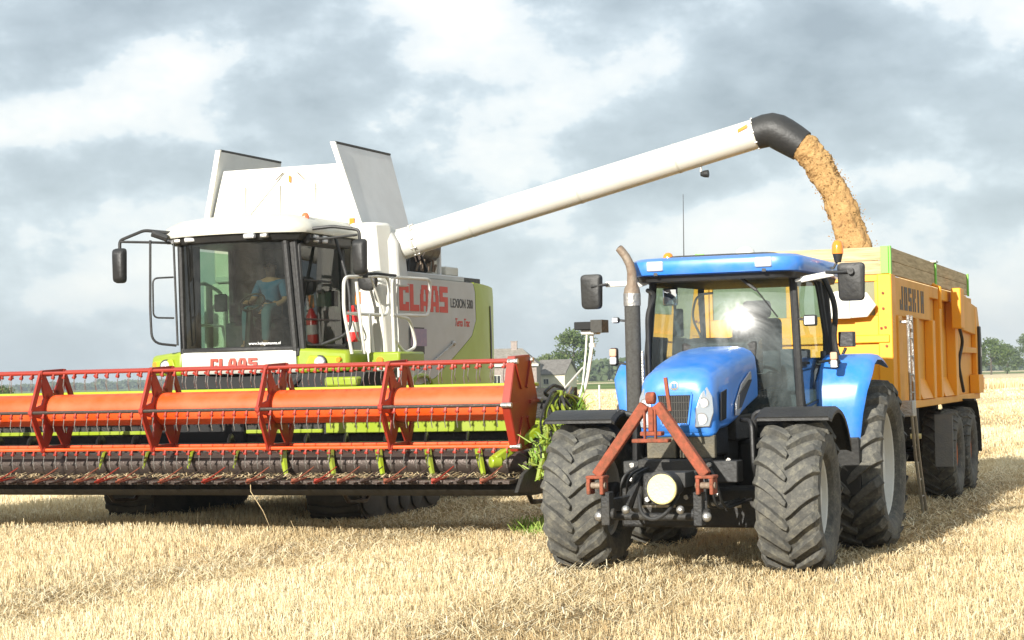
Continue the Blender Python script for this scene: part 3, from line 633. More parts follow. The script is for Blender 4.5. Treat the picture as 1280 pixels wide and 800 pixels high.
b.box(-.70, .70, -.20, .22, .44, .82); b.build('front_axle', 'cast', TR, bevel=.03)  # wide low box added to block light passing under the tractor
b = MB(); b.tube([(-.8, 2.65, .905), (.8, 2.65, .905)], .16, 14); b.box(-.35, .35, 2.2, 3.1, .55, 1.3); b.build('rear_axle', 'cast', TR)
b = MB(); b.cyl((-.7, -.17, .66), (.7, -.17, .66), .022); b.cyl((.15, -.17, .66), (.5, -.17, .66), .042); b.cyl((-.5, -.17, .66), (-.15, -.17, .66), .042); b.build('steering_ram', 'steel', TR)
b = MB()
b.box(.25, .80, .62, 2.2, .44, 1.25); b.build('fuel_tank', 'black', TR, bevel=.05); MB().box(-.82, -.25, .62, 2.2, .44, 1.25).build('fuel_tank', 'black', TR, bevel=.05)  # tanks made wide and low to deepen the shade beneath
b = MB()
for k, z in enumerate((.55, .82, 1.10)): b.box(.62, .92, 1.15 + .1 * k, 1.5 + .1 * k, z, z + .03)
b.beam((.64, 1.2, .5), (.64, 1.6, 1.4), .03, .04); b.beam((.90, 1.2, .5), (.90, 1.6, 1.4), .03, .04); b.build('step', 'black', TR)
# hoses and small brackets seen between axle and linkage
for s in (-1, 1):
  for k in range(3): MB().tube(round_poly([(s * (.22 + .06 * k), -.75, 1.05), (s * (.34 + .05 * k), -.95, .98), (s * (.36 + .07 * k), -.85, .66), (s * (.5 + .06 * k), -.3, .72)], .12, closed=False), .014, 6).build('hose', 'black', TR)
b = MB(); b.tube(round_poly([(.42, .2, 1.45), (.58, -.05, 1.45), (.60, -.1, 1.0), (.62, .1, .8)], .1, closed=False), .022, 8)
b.build('hose', 'black', TR)
b = MB()
for (x, y, z) in ((.36, -.8, 1.07), (.36, -.8, .93), (-.38, -.8, 1.07), (-.38, -.8, .93), (.5, -.62, 1.1), (.5, -.62, .98), (-.16, -.92, .96), (.17, -.92, .78), (-.2, -.92, .76), (.42, -.8, .8)): MB().cyl((x, y, z), (x, y - .035, z), .024, n=6).build('bolt_head', 'steel', TR)
MB().box(-.52, -.30, -.66, -.50, .98, 1.10).build('front_bracket', 'black', TR, bevel=.01); MB().box(.34, .60, -.72, -.50, .90, 1.10).build('front_bracket', 'black', TR, bevel=.01)
# --- front linkage with rusty A-frame
lk = MB()
for s in (-1, 1):
    lk.beam((s * .28, -.75, .76), (s * .47, -1.42, .72), .06, .12); lk.beam((s * .30, -.80, .98), (s * .36, -1.10, .70), .07, .07)
    lk.cyl((s * .30, -.86, .86), (s * .30, -1.0, .66), .045); lk.box(s * .43 - .04, s * .43 + .04, -1.5, -1.36, .56, .86); lk.cyl((s * .36, -1.43, .66), (s * .52, -1.43, .66), .05)
lk.cyl((-.45, -1.2, .62), (.45, -1.2, .62), .035)
lk.build('lower_link', 'cast', TR, bevel=.008)
b = MB()
for s in (-1, 1):
    MB().ball((s * .255, -1.44, .70), .038).build('link_ball', 'steel', TR); MB().ball((s * .50, -1.46, .64), .045).build('link_ball', 'steel', TR)
af = MB()
for s in (-1, 1):
    ax = s * .045
    af.beam((s * .055, -1.42, 1.64), (s * .51, -1.47, 1.01), .092, .09, (0, 1, 0))
    af.box(s * .51 - .085, s * .51 + .085, -1.55, -1.37, .98, 1.01)
    af.box(s * .51 - .08, s * .51 - .045, -1.55, -1.39, .84, .985); af.box(s * .51 + .045, s * .51 + .08, -1.55, -1.39, .84, .985)
    af.beam((s * .05, -1.46, 1.32), (s * .05, -1.46, 1.60), .02, .05)
af.box(-.17, .17, -1.49, -1.36, 1.30, 1.335); af.box(-.10, .10, -1.46, -1.34, 1.36, 1.40)
af.cyl((-.03, -1.45, 1.70), (.05, -1.45, 1.70), .055, n=12)
af.beam((0, -1.42, 1.40), (0, -1.42, 1.62), .05, .05)
fa = af.build('front_linkage_frame', 'rust', TR, bevel=.010)
MB().beam((.17, -1.40, 1.58), (.13, -1.38, 1.88), .03, .03).build('lever', 'rust', fa)
for s in (-1, 1): MB().cyl((s * .51 - .09, -1.5, .92), (s * .51 + .09, -1.5, .92), .03).build('linkage_pin', 'exhr', fa)
# pto guard with its cream cap
pg = MB().lathe([(-1.0, .10), (-1.18, .13), (-1.45, .150), (-1.47, .150), (-1.47, .001)], 'y', 28, (.08, 0, .90)).box(-.08, .24, -1.2, -.9, .88, 1.02).build('pto_guard', 'black', TR, bevel=.006)
MB().lathe([(-1.49, .001), (-1.495, .125), (-1.485, .135), (-1.46, .137)], 'y', 32, (.10, 0, .885)).build('cap', 'ccap', pg)
MB().tube(round_poly([(-.17, -1.30, .82), (-.12, -1.42, .66), (0, -1.46, .60), (.12, -1.42, .66), (.2, -1.3, .82)], .1, closed=False), .018, 8).build('guard_loop', 'black', pg)
# --- cab
b = MB(); b.box(-.78, .78, 1.15, 2.0, 1.25, 1.42); b.box(-.62, .62, 2.0, 3.1, 1.15, 1.5); b.box(-.74, .74, 1.12, 1.20, 1.36, 1.48)
b.build('cab_floor', 'black', TR, bevel=.02)
MB().prism([(1.0, 2.0), (1.24, 2.0), (1.24, 2.26), (1.10, 2.27), (1.0, 2.23)], 'x', -.40, .40).build('cowl', 'black', TR, bevel=.03)
AP = [(.80, 1.13, 1.42), (.785, 1.10, 2.1), (.735, 1.20, 2.92)]; BP = [(.86, 2.15, 1.60), (.85, 2.2, 2.3), (.78, 2.16, 2.95)]; CP = [(.72, 3.05, 1.55), (.72, 3.02, 2.3), (.70, 2.9, 2.95)]
fr = MB()
for s in (-1, 1):
    for PL, r in ((AP, .042), (BP, .035), (CP, .04)):
        q = [(s * x, y, z) for x, y, z in PL]; fr.tube(q, r, 8)
    fr.tube([(s * x, y, z) for x, y, z in (AP[-1], BP[-1], CP[-1])], .045, 8)
    fr.tube([(s * x, y, z) for x, y, z in (AP[0], (.86, 2.0, 1.46), (.86, 2.15, 1.6))], .04, 8)
fr.tube([(-.735, 1.20, 2.92), (.735, 1.20, 2.92)], .05, 8); fr.tube([(-.72, 2.95, 2.95), (.72, 2.95, 2.95)], .05, 8); fr.tube([(-.72, 3.05, 1.6), (.72, 3.05, 1.6)], .05, 8)
fr.box(-.72, .72, 1.10, 1.2, 2.86, 2.94)
fr.build('cab_frame', 'black', TR)
# windscreen: one bowed sheet
def bowed(y0, y1, x0, x1, z0, z1, bow, nx=20, nz=14, th=.008, vb=0, zc=0):
    b = MB(); V = []
    for k in (0, 1):
        G = []
        for j in range(nz + 1):
            v = j / nz; xx = x0 + (x1 - x0) * v; z = z0 + (z1 - z0) * v; yy = y0 + (y1 - y0) * v + vb * (z - zc) ** 2; row = []
            for i in range(nx + 1):
                u = -1 + 2 * i / nx; row.append(b.bm.verts.new((u * xx, yy - bow * (1 - u * u) + k * th, z)))
            G.append(row)
        V.append(G)
    for j in range(nz):
        for i in range(nx): b.bm.faces.new((V[0][j][i], V[0][j][i + 1], V[0][j + 1][i + 1], V[0][j + 1][i]))
    return b
bowed(1.07, 1.07, .765, .70, 1.46, 2.88, .09, vb=.225, zc=2.05).build('windscreen', 'tglass', TR)
for s in (-1, 1):
    pn = [(s * .80, 1.17, 1.52), (s * .855, 2.12, 1.62), (s * .845, 2.17, 2.3), (s * .775, 2.12, 2.90), (s * .74, 1.21, 2.90), (s * .785, 1.12, 2.1)]
    v = MB(); v.bm.faces.new([v.bm.verts.new(p) for p in pn]); dr = v.build('door', 'tside', TR)
    MB().tube(round_poly([(s * .82, 1.2, 1.54), (s * .865, 2.08, 1.64), (s * .855, 2.12, 2.3), (s * .785, 2.08, 2.86), (s * .75, 1.24, 2.86), (s * .795, 1.15, 2.1)], .1), .017, 6, True).build('door_frame', 'black', dr)
    v = MB(); v.bm.faces.new([v.bm.verts.new(p) for p in [(s * .85, 2.2, 1.95), (s * .73, 3.0, 1.95), (s * .70, 2.9, 2.9), (s * .775, 2.2, 2.9)]]); v.build('quarter_window', 'tside', TR)
v = MB(); v.bm.faces.new([v.bm.verts.new(p) for p in [(-.68, 3.03, 2.05), (.68, 3.03, 2.05), (.66, 2.92, 2.9), (-.66, 2.92, 2.9)]]); v.build('rear_window', 'tside', TR)
MB().box(-.70, .70, 2.90, 2.96, 1.45, 2.06).build('cab_rear_panel', 'seat', TR, bevel=.02); MB().box(-.78, .78, 2.0, 2.9, 1.40, 1.72).build('cab_platform', 'seat', TR, bevel=.02)
MB().box(.83, .87, 1.98, 2.1, 2.0, 2.12).build('door_handle', 'black', TR, bevel=.01)
# roof: rounded blue shell with dark centre panel
def rrect(hx, y0, y1, r, z, n=5):
    pts = []
    for (cx, cy, a0) in ((hx - r, y0 + r, -90), (hx - r, y1 - r, 0), (-hx + r, y1 - r, 90), (-hx + r, y0 + r, 180)):
        for i in range(n + 1): a = R(a0 + 90 * i / n); pts.append((cx + r * math.cos(a), cy + r * math.sin(a), z))
    return pts
b = MB(); b.ringloft([rrect(.84, .78, 3.06, .22, 2.955), rrect(.90, .70, 3.12, .25, 2.965), rrect(.925, .67, 3.14, .26, 3.03), rrect(.905, .69, 3.12, .25, 3.10), rrect(.83, .78, 3.04, .22, 3.135), rrect(.70, .95, 2.9, .2, 3.15)])
rf = b.build('roof', 'blue', TR, smooth=50, loc=(0, 0, -.045))
MB().ringloft([rrect(.60, 1.0, 2.7, .15, 3.145), rrect(.55, 1.1, 2.6, .15, 3.175)]).build('roof_hatch', 'mesh', rf, bevel=.01)
MB().ringloft([rrect(.82, .80, 3.04, .2, 2.90), rrect(.84, .78, 3.06, .2, 2.957)]).build('roof_lining', 'black', rf)
for s in (-1, 1):
    MB().box(s * .56 - .085, s * .56 + .085, .66, .72, 3.0, 3.10).build('work_light', 'lens', rf, bevel=.012)
    MB().box(s * .56 - .02, s * .56 + .02, .69, .74, 2.955, 3.0).build('lamp_bracket', 'black', rf)
MB().lathe([(3.17, .09), (3.19, .10), (3.22, .09), (3.25, .05), (3.255, .001)], 'z', 20, (.20, 1.4, 0)).build('antenna_dome', 'white', rf)
MB().tube([(-.46, 1.4, 3.12), (-.455, 1.42, 3.84)], [.006, .003], 6).build('aerial', 'black', rf)
def beacon(x, y, z, r, h, par, mat='amber'):
    s_ = MB().cyl((x, y, z - .09), (x, y, z), r * .55, r * .9, 14).build('beacon_base', 'black', par)
    MB().lathe([(z, r), (z + h * .55, r * .97), (z + h * .8, r * .8), (z + h * .95, r * .45), (z + h, .001)], 'z', 20, (x, y, 0)).build('beacon', mat, par)
beacon(-.615, 1.35, 3.13, .055, .10, rf); beacon(1.0, 2.2, 3.19, .062, .15, rf)
MB().tube([(.86, 2.2, 3.05), (.95, 2.2, 3.04), (1.0, 2.2, 3.12)], .014, 6).build('beacon_arm', 'black', rf)
# wiper, inner things
MB().tube([(.18, .93, 2.93), (.42, .94, 2.74)], .018, 6).tube([(.42, .935, 2.74), (.62, .98, 2.46)], .008, 5).build('wiper', 'black', TR)
b = MB(); b.box(-.28, .28, 2.1, 2.6, 1.75, 1.92); b.box(-.27, .27, 2.55, 2.72, 1.85, 2.5); b.box(-.16, .16, 2.6, 2.7, 2.5, 2.7); b.build('driver_seat', 'seat', TR, bevel=.05)
b = MB(); b.tube([(-.0 + .2 * math.cos(t), 1.62 + .16 * math.sin(t), 2.18 + .10 * math.sin(t)) for t in [i * math.pi / 10 for i in range(20)]], .016, 6, True); b.tube([(0, 1.62, 2.18), (0, 1.35, 1.6)], .03, 8); b.beam((-.2, 1.62, 2.18), (.2, 1.62, 2.18), .02, .02)
b.build('steering_wheel', 'black', TR)
for bb_, nm_ in (((-.35, .35, 1.2, 1.45, 1.9, 2.15), 'dashboard'), ((.42, .62, 1.9, 2.5, 1.7, 2.15), 'console'), ((-.62, -.52, 1.5, 1.56, 2.3, 2.6), 'monitor'), ((-.66, -.36, 2.3, 2.8, 1.7, 2.30), 'passenger_seat')): MB().box(*bb_).build(nm_, 'seat', TR, bevel=.02)
MB().tube(round_poly([(-.18, 1.5, 2.75), (-.36, 1.5, 2.74), (-.42, 1.5, 2.5), (-.30, 1.5, 2.25), (-.42, 1.5, 2.02)], .1, closed=False), .012, 6).build('cable', 'black', TR)
MB().box(-.62, -.46, 1.12, 1.15, 2.62, 2.8).build('inner_mirror', 'mirror', TR, bevel=.02)
# exhaust
b = MB(); b.cyl((-.77, .55, 1.0), (-.77, .55, 2.61), .080, n=24); ex = b.build('exhaust_stack', 'mesh', TR)
MB().cyl((-.77, .55, 2.61), (-.77, .55, 2.735), .087, n=24).build('exhaust_ring', 'steel', ex)
MB().tube([(-.77, .55, 2.73), (-.768, .55, 2.79), (-.765, .55, 2.83), (-.767, .55, 2.95), (-.785, .55, 3.03), (-.825, .55, 3.11), (-.87, .55, 3.17), (-.895, .55, 3.20)], [.086, .076, .054, .047, .045, .044, .043, .041], 18).build('exhaust_pipe', 'exhr', ex)
MB().cyl((-.889, .55, 3.194), (-.899, .55, 3.204), .034, n=16).build('pipe_mouth', 'dark', ex)
MB().tube(round_poly([(-.63, .60, 1.2), (-.63, .60, 2.55), (-.58, .75, 2.72), (-.74, 1.0, 2.78)], .15, closed=False), .024, 8).build('intake_bracket', 'black', TR)
MB().tube(round_poly([(-.66, .5, 2.15), (-.66, .5, 1.72), (-.60, .48, 1.55)], .08, closed=False), .015, 6).build('grab_wire', 'steel', TR)
# exhaust foot hiding the gap to the engine
MB().tube([(-.77, .55, 1.05), (-.7, .6, .98), (-.4, .6, 1.3)], .075, 12).build('exhaust_elbow', 'cast', TR)
# mirrors
def mirror(s, cx, cy, cz, w, h):
    m = MB(); o = round_poly([(cx - w / 2 * .88, cy, cz + h / 2), (cx + w / 2, cy, cz + h / 2), (cx + w / 2 * .92, cy, cz - h / 2), (cx - w / 2 * .8, cy, cz - h / 2)], .05)
    A = [Vector(p) for p in o]; c = Vector((cx, cy, cz))
    m.ringloft([[c + (p - c) * .8 + Vector((0, -.05, 0)) for p in A], [c + (p - c) * .97 + Vector((0, -.035, 0)) for p in A], A, [p + Vector((0, .03, 0)) for p in A]])
    ob = m.build('mirror', 'black', TR, smooth=50)
    MB().ringloft([[c + (p - c) * .9 + Vector((0, .031, 0)) for p in A], [c + (p - c) * .9 + Vector((0, .034, 0)) for p in A]]).build('mirror_glass', 'mirror', ob)
    return ob
mL = mirror(-1, -1.29, .8, 2.78, .24, .36); mR = mirror(1, 1.36, 1.0, 2.79, .29, .38)
MB().beam((-1.14, .83, 2.85), (-.80, .98, 2.86), .045, .055).beam((-.88, .93, 2.84), (-.76, 1.0, 2.88), .07, .09).build('mirror_arm', 'white', TR, bevel=.008)
MB().beam((.86, 1.02, 2.83), (1.20, 1.0, 2.88), .05, .06).beam((.80, 1.02, 2.82), (.90, 1.02, 2.84), .03, .03).build('mirror_arm', 'white', TR, bevel=.008)
MB().tube([(1.12, .99, 2.89), (1.27, .94, 2.885), (1.38, .93, 2.89)], .018, 8).cyl((1.38, .90, 2.89), (1.38, .95, 2.89), .032).build('arm_pivot', 'black', mR)
MB().tube([(-1.27, .74, 2.83), (-1.10, .80, 2.85)], .015, 8).build('arm_pivot', 'black', mL)
# side lamps on their stalks
for (x, y, z, sc) in ((.93, 1.05, 2.42, 1), (-.94, .50, 2.47, .55)):
    w = .07 * sc; l = MB().box(x - w, x + w, y, y + .06, z - w * .8, z + w * .8).build('side_lamp', 'black', TR, bevel=.02)
    MB().box(x - w * .8, x + w * .75, y - .012, y - .001, z - w * .62, z + w * .62).build('lens', 'lens', l, bevel=.01)
MB().tube([(-.92, .54, 2.47), (-.84, .55, 2.46)], .012, 6).build('lamp_stalk', 'black', TR)
MB().tube([(.93, 1.12, 2.42), (.80, 1.12, 2.44)], .012, 6).build('lamp_stalk', 'black', TR)
for (x, y, z) in ((-.97, .5, 2.10), (1.06, 1.55, 2.02)):
    l = MB().box(x - .045, x + .045, y + .01, y + .06, z - .09, z + .09).build('indicator', 'black', TR, bevel=.02)
    MB().box(x - .036, x + .036, y - .02, y + .009, z + .0, z + .08).build('lens', paint('peach_lens', (.75, .42, .28), .15, dirt=.1, bump=0), l, bevel=.015)
    MB().box(x - .036, x + .036, y - .02, y + .009, z - .08, z - .002).build('lens', 'lens', l, bevel=.015)
MB().tube([(-1.0, .55, 2.06), (-.84, .55, 2.02)], .012, 6).build('lamp_stalk', 'black', TR)
MB().tube([(1.04, 1.58, 2.02), (.86, 1.7, 2.0)], .014, 6).build('lamp_stalk', 'black', TR)
b = MB(); b.box(.98, 1.14, 2.2, 2.34, 2.16, 2.32).tube([(1.05, 2.25, 2.15), (1.0, 2.25, 2.05), (.85, 2.2, 2.05)], .02, 6); b.build('rear_lamp', 'black', TR, bevel=.04)
MB().tube(round_poly([(.88, 2.0, 2.9), (1.0, 2.05, 2.6), (.95, 2.1, 2.2), (1.02, 2.1, 1.98)], .2, closed=False), .03, 8).build('grab_rail', 'black', TR)
# front fenders: thin black arcs following the tyres
for (x, s) in ((-1.07, -1), (1.04, 1)):
    fd = MB(); rings = []
    for i in range(13):
        a = R(64 + (150 - 64) * i / 12); c, sn = math.cos(a), math.sin(a)
        ring = []
        for (dx, rr) in ((-.36, .80), (-.365, .83), (-.33, .862), (.33, .862), (.365, .83), (.36, .80), (.31, .835), (-.31, .835)):
            ring.append((dx, -rr * c, rr * sn))
        rings.append(ring)
    fd.ringloft(rings); fo = fd.build('front_fender', 'black', TR, loc=(x, 0, .715), rot=(0, 0, R(1.5)), smooth=30)
    MB().box(-.34, .34, -.372, -.362, .735, .765).build('fender_lip', 'black', fo, bevel=.004)
    MB().tube(round_poly([(-s * .34, .05, .82), (-s * .46, .05, .80), (-s * .44, .05, .1)], .08, closed=False), .03, 8).build('fender_bracket', 'black', fo)
# rear fenders
for s in (-1, 1):
    prof = [(1.74, 1.20), (1.70, 1.50), (1.72, 1.74), (1.80, 1.92), (1.94, 2.03), (2.12, 2.08), (2.35, 2.085), (2.6, 2.05), (2.8, 2.0)]
    fd = MB(); rings = []
    for i, (y, z) in enumerate(prof):
        xo = 1.40 if i > 2 else 1.26 + .047 * i
        c = Vector((2.6, .95)); d = (Vector((y, z)) - c).normalized()
        yi, zi = y - d.x * .03, z - d.y * .03; yd, zd = y - d.x * .07, z - d.y * .07
        rings.append([(s * .86, y, z), (s * (xo - .10), y, z), (s * (xo - .03), y - d.x * .02, z - d.y * .02), (s * xo, yd, zd), (s * (xo - .025), yd, zd), (s * (xo - .11), yi, zi), (s * .86, yi, zi)])
    fd.ringloft(rings); fo = fd.build('rear_fender', 'blue', TR, smooth=45)
    fl = MB(); fl.prism([(1.74, 1.25), (1.76, 1.8), (2.1, 2.04), (2.8, 1.98), (3.1, 1.75), (3.0, 1.5), (2.2, 1.3)], 'x', s * .84 - .012, s * .84 + .012).build('fender_wall', 'blue', fo)
    MB().prism([(1.70, 1.22), (1.78, 1.22), (1.88, .62), (1.80, .62)], 'x', *sorted((s * .92, s * 1.26))).build('mud_flap', 'grey' if 0 else 'black', fo, bevel=.01)
    MB().box(*sorted((s * .95, s * 1.07)), 1.80, 1.86, 1.98, 2.02).build('fender_switch', 'black', fo, bevel=.01)
MB().box(-.1, .1, 3.1, 3.9, .5, .6).build('drawbar_hook', 'cast', TR)

# ------------------------------------------------------------------ the trailer
TL = empty('grain_trailer', (3.50, 23.92, 0), -R(20)); tag(TL, 'tall yellow tipping trailer with wooden extension boards, behind the blue tractor', 'trailer')
HW = 1.22
b = MB()   # hollow tub: floor, rear wall; the sides and front are parts of their own
b.box(-HW + .06, HW - .06, .06, 8.9, 1.40, 1.50); b.box(-HW, HW, 8.9, 8.98, 1.45, 2.9)
body = b.build('tub', 'yside', TL, bevel=.01)
# front wall with window opening
fw = MB()
wz0, wz1, wx = 2.58, 3.00, 1.02
fw.box(-HW, HW, 0, .06, 1.42, wz0); fw.box(-HW, HW, 0, .06, wz1, 3.08); fw.box(-HW, -wx, 0, .06, wz0, wz1); fw.box(wx, HW, 0, .06, wz0, wz1); fw.box(-.08, .08, 0, .06, wz0, wz1)
fwo = fw.build('front_wall', 'yellow', TL, bevel=.006)
MB().box(-HW + .02, HW - .02, -.05, -.002, wz0 - .34, wz0 - .24).box(-HW + .02, HW - .02, -.05, -.002, 1.44, 1.56).build('front_rib', 'yellow', fwo, bevel=.012)
for x0, x1 in ((-wx, -.08), (.08, wx)): MB().box(x0 + .003, x1 - .003, .025, .04, wz0 + .003, wz1 - .003).build('mesh_window', 'grilleg', fwo)
for s in (-1, 1):
    MB().prism([(s * 1.06, -.035), (s * 1.235, -.035), (s * 1.235, .30), (s * 1.19, .30), (s * 1.19, -.001), (s * 1.06, -.001)], 'z', 1.40, 3.085).build('corner_post', 'yellow', TL, bevel=.012)
for (x, z) in ((1.13, 2.85), (1.13, 2.66), (1.15, 2.43), (1.10, 2.42), (1.16, 2.2)): MB().cyl((x, -.052, z), (x, -.03, z), .016, n=6).build('bolt_head', 'rust', TL)
hx = [(.42, 2.60), (.62, 2.545), (.95, 2.56), (1.06, 2.70), (.95, 2.86), (.66, 2.90), (.42, 2.86)]
MB().prism(hx, 'y', -.14, -.085).build('white_board', 'white', TL, bevel=.01)
MB().box(.70, .74, -.17, -.141, 2.57, 2.86).box(.45, .75, -.17, -.141, 2.55, 2.58).build('board_strap', 'dwhite', TL)
MB().box(.6, .68, -.09, -.03, 2.6, 2.8).build('board_bracket', 'steel', TL)
# sides
def side(s):
    X0, X1 = sorted((s * (HW - .10), s * (HW - .06)))
    sk = MB().box(X0, X1, .02, 8.9, 1.45, 3.06).build('side_wall', 'yside', TL)
    xo0, xo1 = sorted((s * (HW - .06), s * (HW + .012)))
    top = MB().box(xo0, xo1, .30, 3.35, 2.58, 3.06).build('top_panel', 'yside', sk, bevel=.008)
    MB().box(xo0, xo1, 3.35, 5.7, 2.90, 3.06).build('top_rail', 'yside', sk, bevel=.008)
    MB().prism([(5.7, 2.55), (5.7, 3.06), (7.6, 3.06), (8.0, 2.98), (9.1, 2.92), (9.35, 2.6), (9.1, 2.45)], 'x', xo0, xo1).build('tail_panel', 'yside', sk, bevel=.01)
    MB().box(*sorted((s * (HW - .06), s * (HW + .03))), .30, 9.0, 1.40, 1.50).build('sole_bar', 'yside', sk, bevel=.01)
    ribs = [(.30, .62, .07), (1.95, 2.15, .06), (3.25, 3.50, .09), (4.25, 4.45, .06), (5.55, 5.85, .11), (8.75, 8.95, .05)]
    for (y0, y1, d) in ribs:
        zt = 2.58 if y0 < 3.3 else 2.90
        MB().box(*sorted((s * (HW - .06), s * (HW - .06 + d + .03))), y0, y1, 1.50, zt).build('side_rib', 'yellow' if y0 > 3 else 'yside', sk, bevel=.012)
    # sloped boxes at rib feet
    for (y0, y1) in ((2.2, 3.2), (4.5, 5.5)):
        MB().prism([(s * (HW - .059), 1.51), (s * (HW + .05), 1.51), (s * (HW - .059), 1.78)], 'y', y0, y1).build('gusset', 'yellow', sk)
    MB().box(*sorted((s * (HW + .06), s * (HW + .20))), 5.3, 5.75, 2.50, 3.10).build('ram_box', 'yellow', sk, bevel=.015)
    MB().tube(round_poly([(s * (HW + .1), 5.9, 2.52), (s * (HW + .1), 6.3, 2.3), (s * (HW + .04), 6.1, 2.0), (s * (HW + .05), 6.6, 1.55)], .2, closed=False), .025, 8).build('hydraulic_hose', 'black', sk)
    MB().box(*sorted((s * (HW - .06), s * (HW + .03))), 5.85, 8.75, 2.15, 2.24).build('cross_rail', 'yside', sk, bevel=.008)
    MB().prism([(8.9, 1.6), (9.10, 1.6), (9.22, 2.2), (9.12, 2.6), (8.95, 2.6)], 'x', *sorted((s * (HW + .013), s * (HW + .06)))).build('tailgate_arm', 'black', sk, bevel=.01)
    MB().box(*sorted((s * (HW + .062), s * (HW + .066))), 9.0, 9.10, 2.1, 2.25).build('white_plate', 'white', sk)
    MB().box(*sorted((s * (HW - .05), s * (HW + .10))), 8.3, 8.95, 1.50, 1.80).build('latch_box', 'yellow', sk, bevel=.01)
    MB().box(*sorted((s * (HW - .02), s * (HW + .08))), 9.15, 9.35, 1.55, 1.75).build('tail_lamp', 'amber', sk, bevel=.01)
    MB().cyl((s * (HW + .03), 6.1, 3.02), (s * (HW + .14), 6.1, 3.02), .05).build('hinge_pin', 'yellow', sk)
    MB().tube([(s * (HW + .1), 3.75, 2.75), (s * (HW + .1), 3.75, 3.05), (s * (HW + .0), 3.75, 3.1)], .025, 6).build('rope_hook', 'yellow', sk)
    return sk, top
sk, top = side(1); side(-1)
block_text('JOSKIN', (HW + .013, .62, 2.66), (0, 1, 0), (0, 0, 1), .27, .30, .10, .004, (1, 0, 0)).build('lettering', paint('faded_print', (.09, .07, .055), .6, dirt=.5, dcol=(.4, .27, .12), scale=8, bump=0), top)
MB().box(-HW + .1, HW - .1, 8.98, 9.2, 1.6, 2.9).build('tailgate', 'yside', TL, bevel=.03)
# wooden extension boards
for s in (-1, 1):
    x0, x1 = sorted((s * (HW - .055), s * (HW - .015)))
    MB().box(x0, x1, .05, 8.05, 3.085, 3.25).build('extension_board', 'wood', TL, bevel=.004); MB().box(x0, x1, .05, 8.05, 3.256, 3.42).build('extension_board', 'wood', TL, bevel=.004)
for y in (.0, 8.05):
    MB().box(-HW + .015, HW - .015, y, y + .04, 3.087, 3.25).build('extension_board', 'wood', TL, bevel=.004); MB().box(-HW + .015, HW - .015, y, y + .04, 3.256, 3.418).build('extension_board', 'wood', TL, bevel=.004)
for s in (-1, 1):
    for y in (.02, 4.15, 8.0): MB().box(*sorted((s * (HW - .013), s * (HW + .012))), y - .03, y + .05, 3.07, 3.43).build('green_post', 'green', TL, bevel=.004)
    MB().box(*sorted((s * (HW - .11), s * (HW - .014))), -.035, -.005, 3.09, 3.425).build('green_post', 'green', TL, bevel=.004)
    MB().box(*sorted((s * (HW - .06), s * (HW + .02))), 4.05, 4.3, 3.425, 3.45).build('board_clip', 'dwhite', TL)
# grain inside
b = MB(); ng = 18; G = [[b.bm.verts.new((-1.1 + 2.2 * i / ng, .1 + 8 * j / ng, 2.75 + .45 * math.exp(-(((-1.1 + 2.2 * i / ng) - .1) / .7) ** 2 - ((.1 + 8 * j / ng - 3.3) / 1.3) ** 2) + .02 * rnd.random())) for i in range(ng + 1)] for j in range(ng + 1)]
for j in range(ng):
    for i in range(ng): b.bm.faces.new((G[j][i], G[j][i + 1], G[j + 1][i + 1], G[j + 1][i]))
def grain_mat():
    m, t, o = new_mat('wheat_grain'); p = t.nodes.new('ShaderNodeBsdfPrincipled'); t.links.new(p.outputs[0], o.inputs[0]); p.inputs['Roughness'].default_value = .85; p.inputs['Specular IOR Level'].default_value = .2
    tc = t.nodes.new('ShaderNodeTexCoord'); v = N(t, 'ShaderNodeTexNoise'); v.inputs['Scale'].default_value = 60; v.inputs['Detail'].default_value = 4; t.links.new(tc.outputs['Object'], v.inputs['Vector'])
    n = N(t, 'ShaderNodeTexNoise'); n.inputs['Scale'].default_value = 6; n.inputs['Detail'].default_value = 9; n.inputs['Roughness'].default_value = .75; t.links.new(tc.outputs['Object'], n.inputs['Vector'])
    cr = N(t, 'ShaderNodeValToRGB'); t.links.new(n.outputs[0], cr.inputs[0]); e = cr.color_ramp.elements; e[0].position = .34; e[0].color = (.20, .11, .045, 1); e[1].position = .56; e[1].color = (.52, .33, .14, 1); q = e.new(.40); q.color = (.43, .26, .11, 1)
    c2 = N(t, 'ShaderNodeValToRGB'); t.links.new(v.outputs[0], c2.inputs[0]); c2.color_ramp.elements[0].position = .3; c2.color_ramp.elements[0].color = (.6, .55, .5, 1); c2.color_ramp.elements[1].position = .65
    mx = N(t, 'ShaderNodeMixRGB'); mx.blend_type = 'MULTIPLY'; mx.inputs[0].default_value = .8; t.links.new(cr.outputs[0], mx.inputs[1]); t.links.new(c2.outputs[0], mx.inputs[2])
    sp_ = t.nodes.new('ShaderNodeSeparateXYZ'); t.links.new(tc.outputs['Object'], sp_.inputs[0]); md = N(t, 'ShaderNodeMapRange'); t.links.new(sp_.outputs[1], md.inputs[0]); md.inputs[1].default_value = 35; md.inputs[2].default_value = 95
    m3 = N(t, 'ShaderNodeMixRGB'); t.links.new(md.outputs[0], m3.inputs[0]); t.links.new(mx.outputs[0], m3.inputs[1]); m3.inputs[2].default_value = (.66, .55, .34, 1); t.links.new(m3.outputs[0], p.inputs['Base Color'])
    bb = N(t, 'ShaderNodeBump'); bb.inputs['Strength'].default_value = .8; bb.inputs['Distance'].default_value = .02; t.links.new(v.outputs[0], bb.inputs['Height']); t.links.new(bb.outputs[0], p.inputs['Normal']); return m
M['grain'] = grain_mat()
gl_ = b.build('grain_load', 'grain', smooth=180); gl_.location = (3.50, 23.92, 0); gl_.rotation_euler = (0, 0, -R(20)); tag(gl_, 'heap of wheat grain lying inside the yellow trailer', 'grain', kind='stuff')
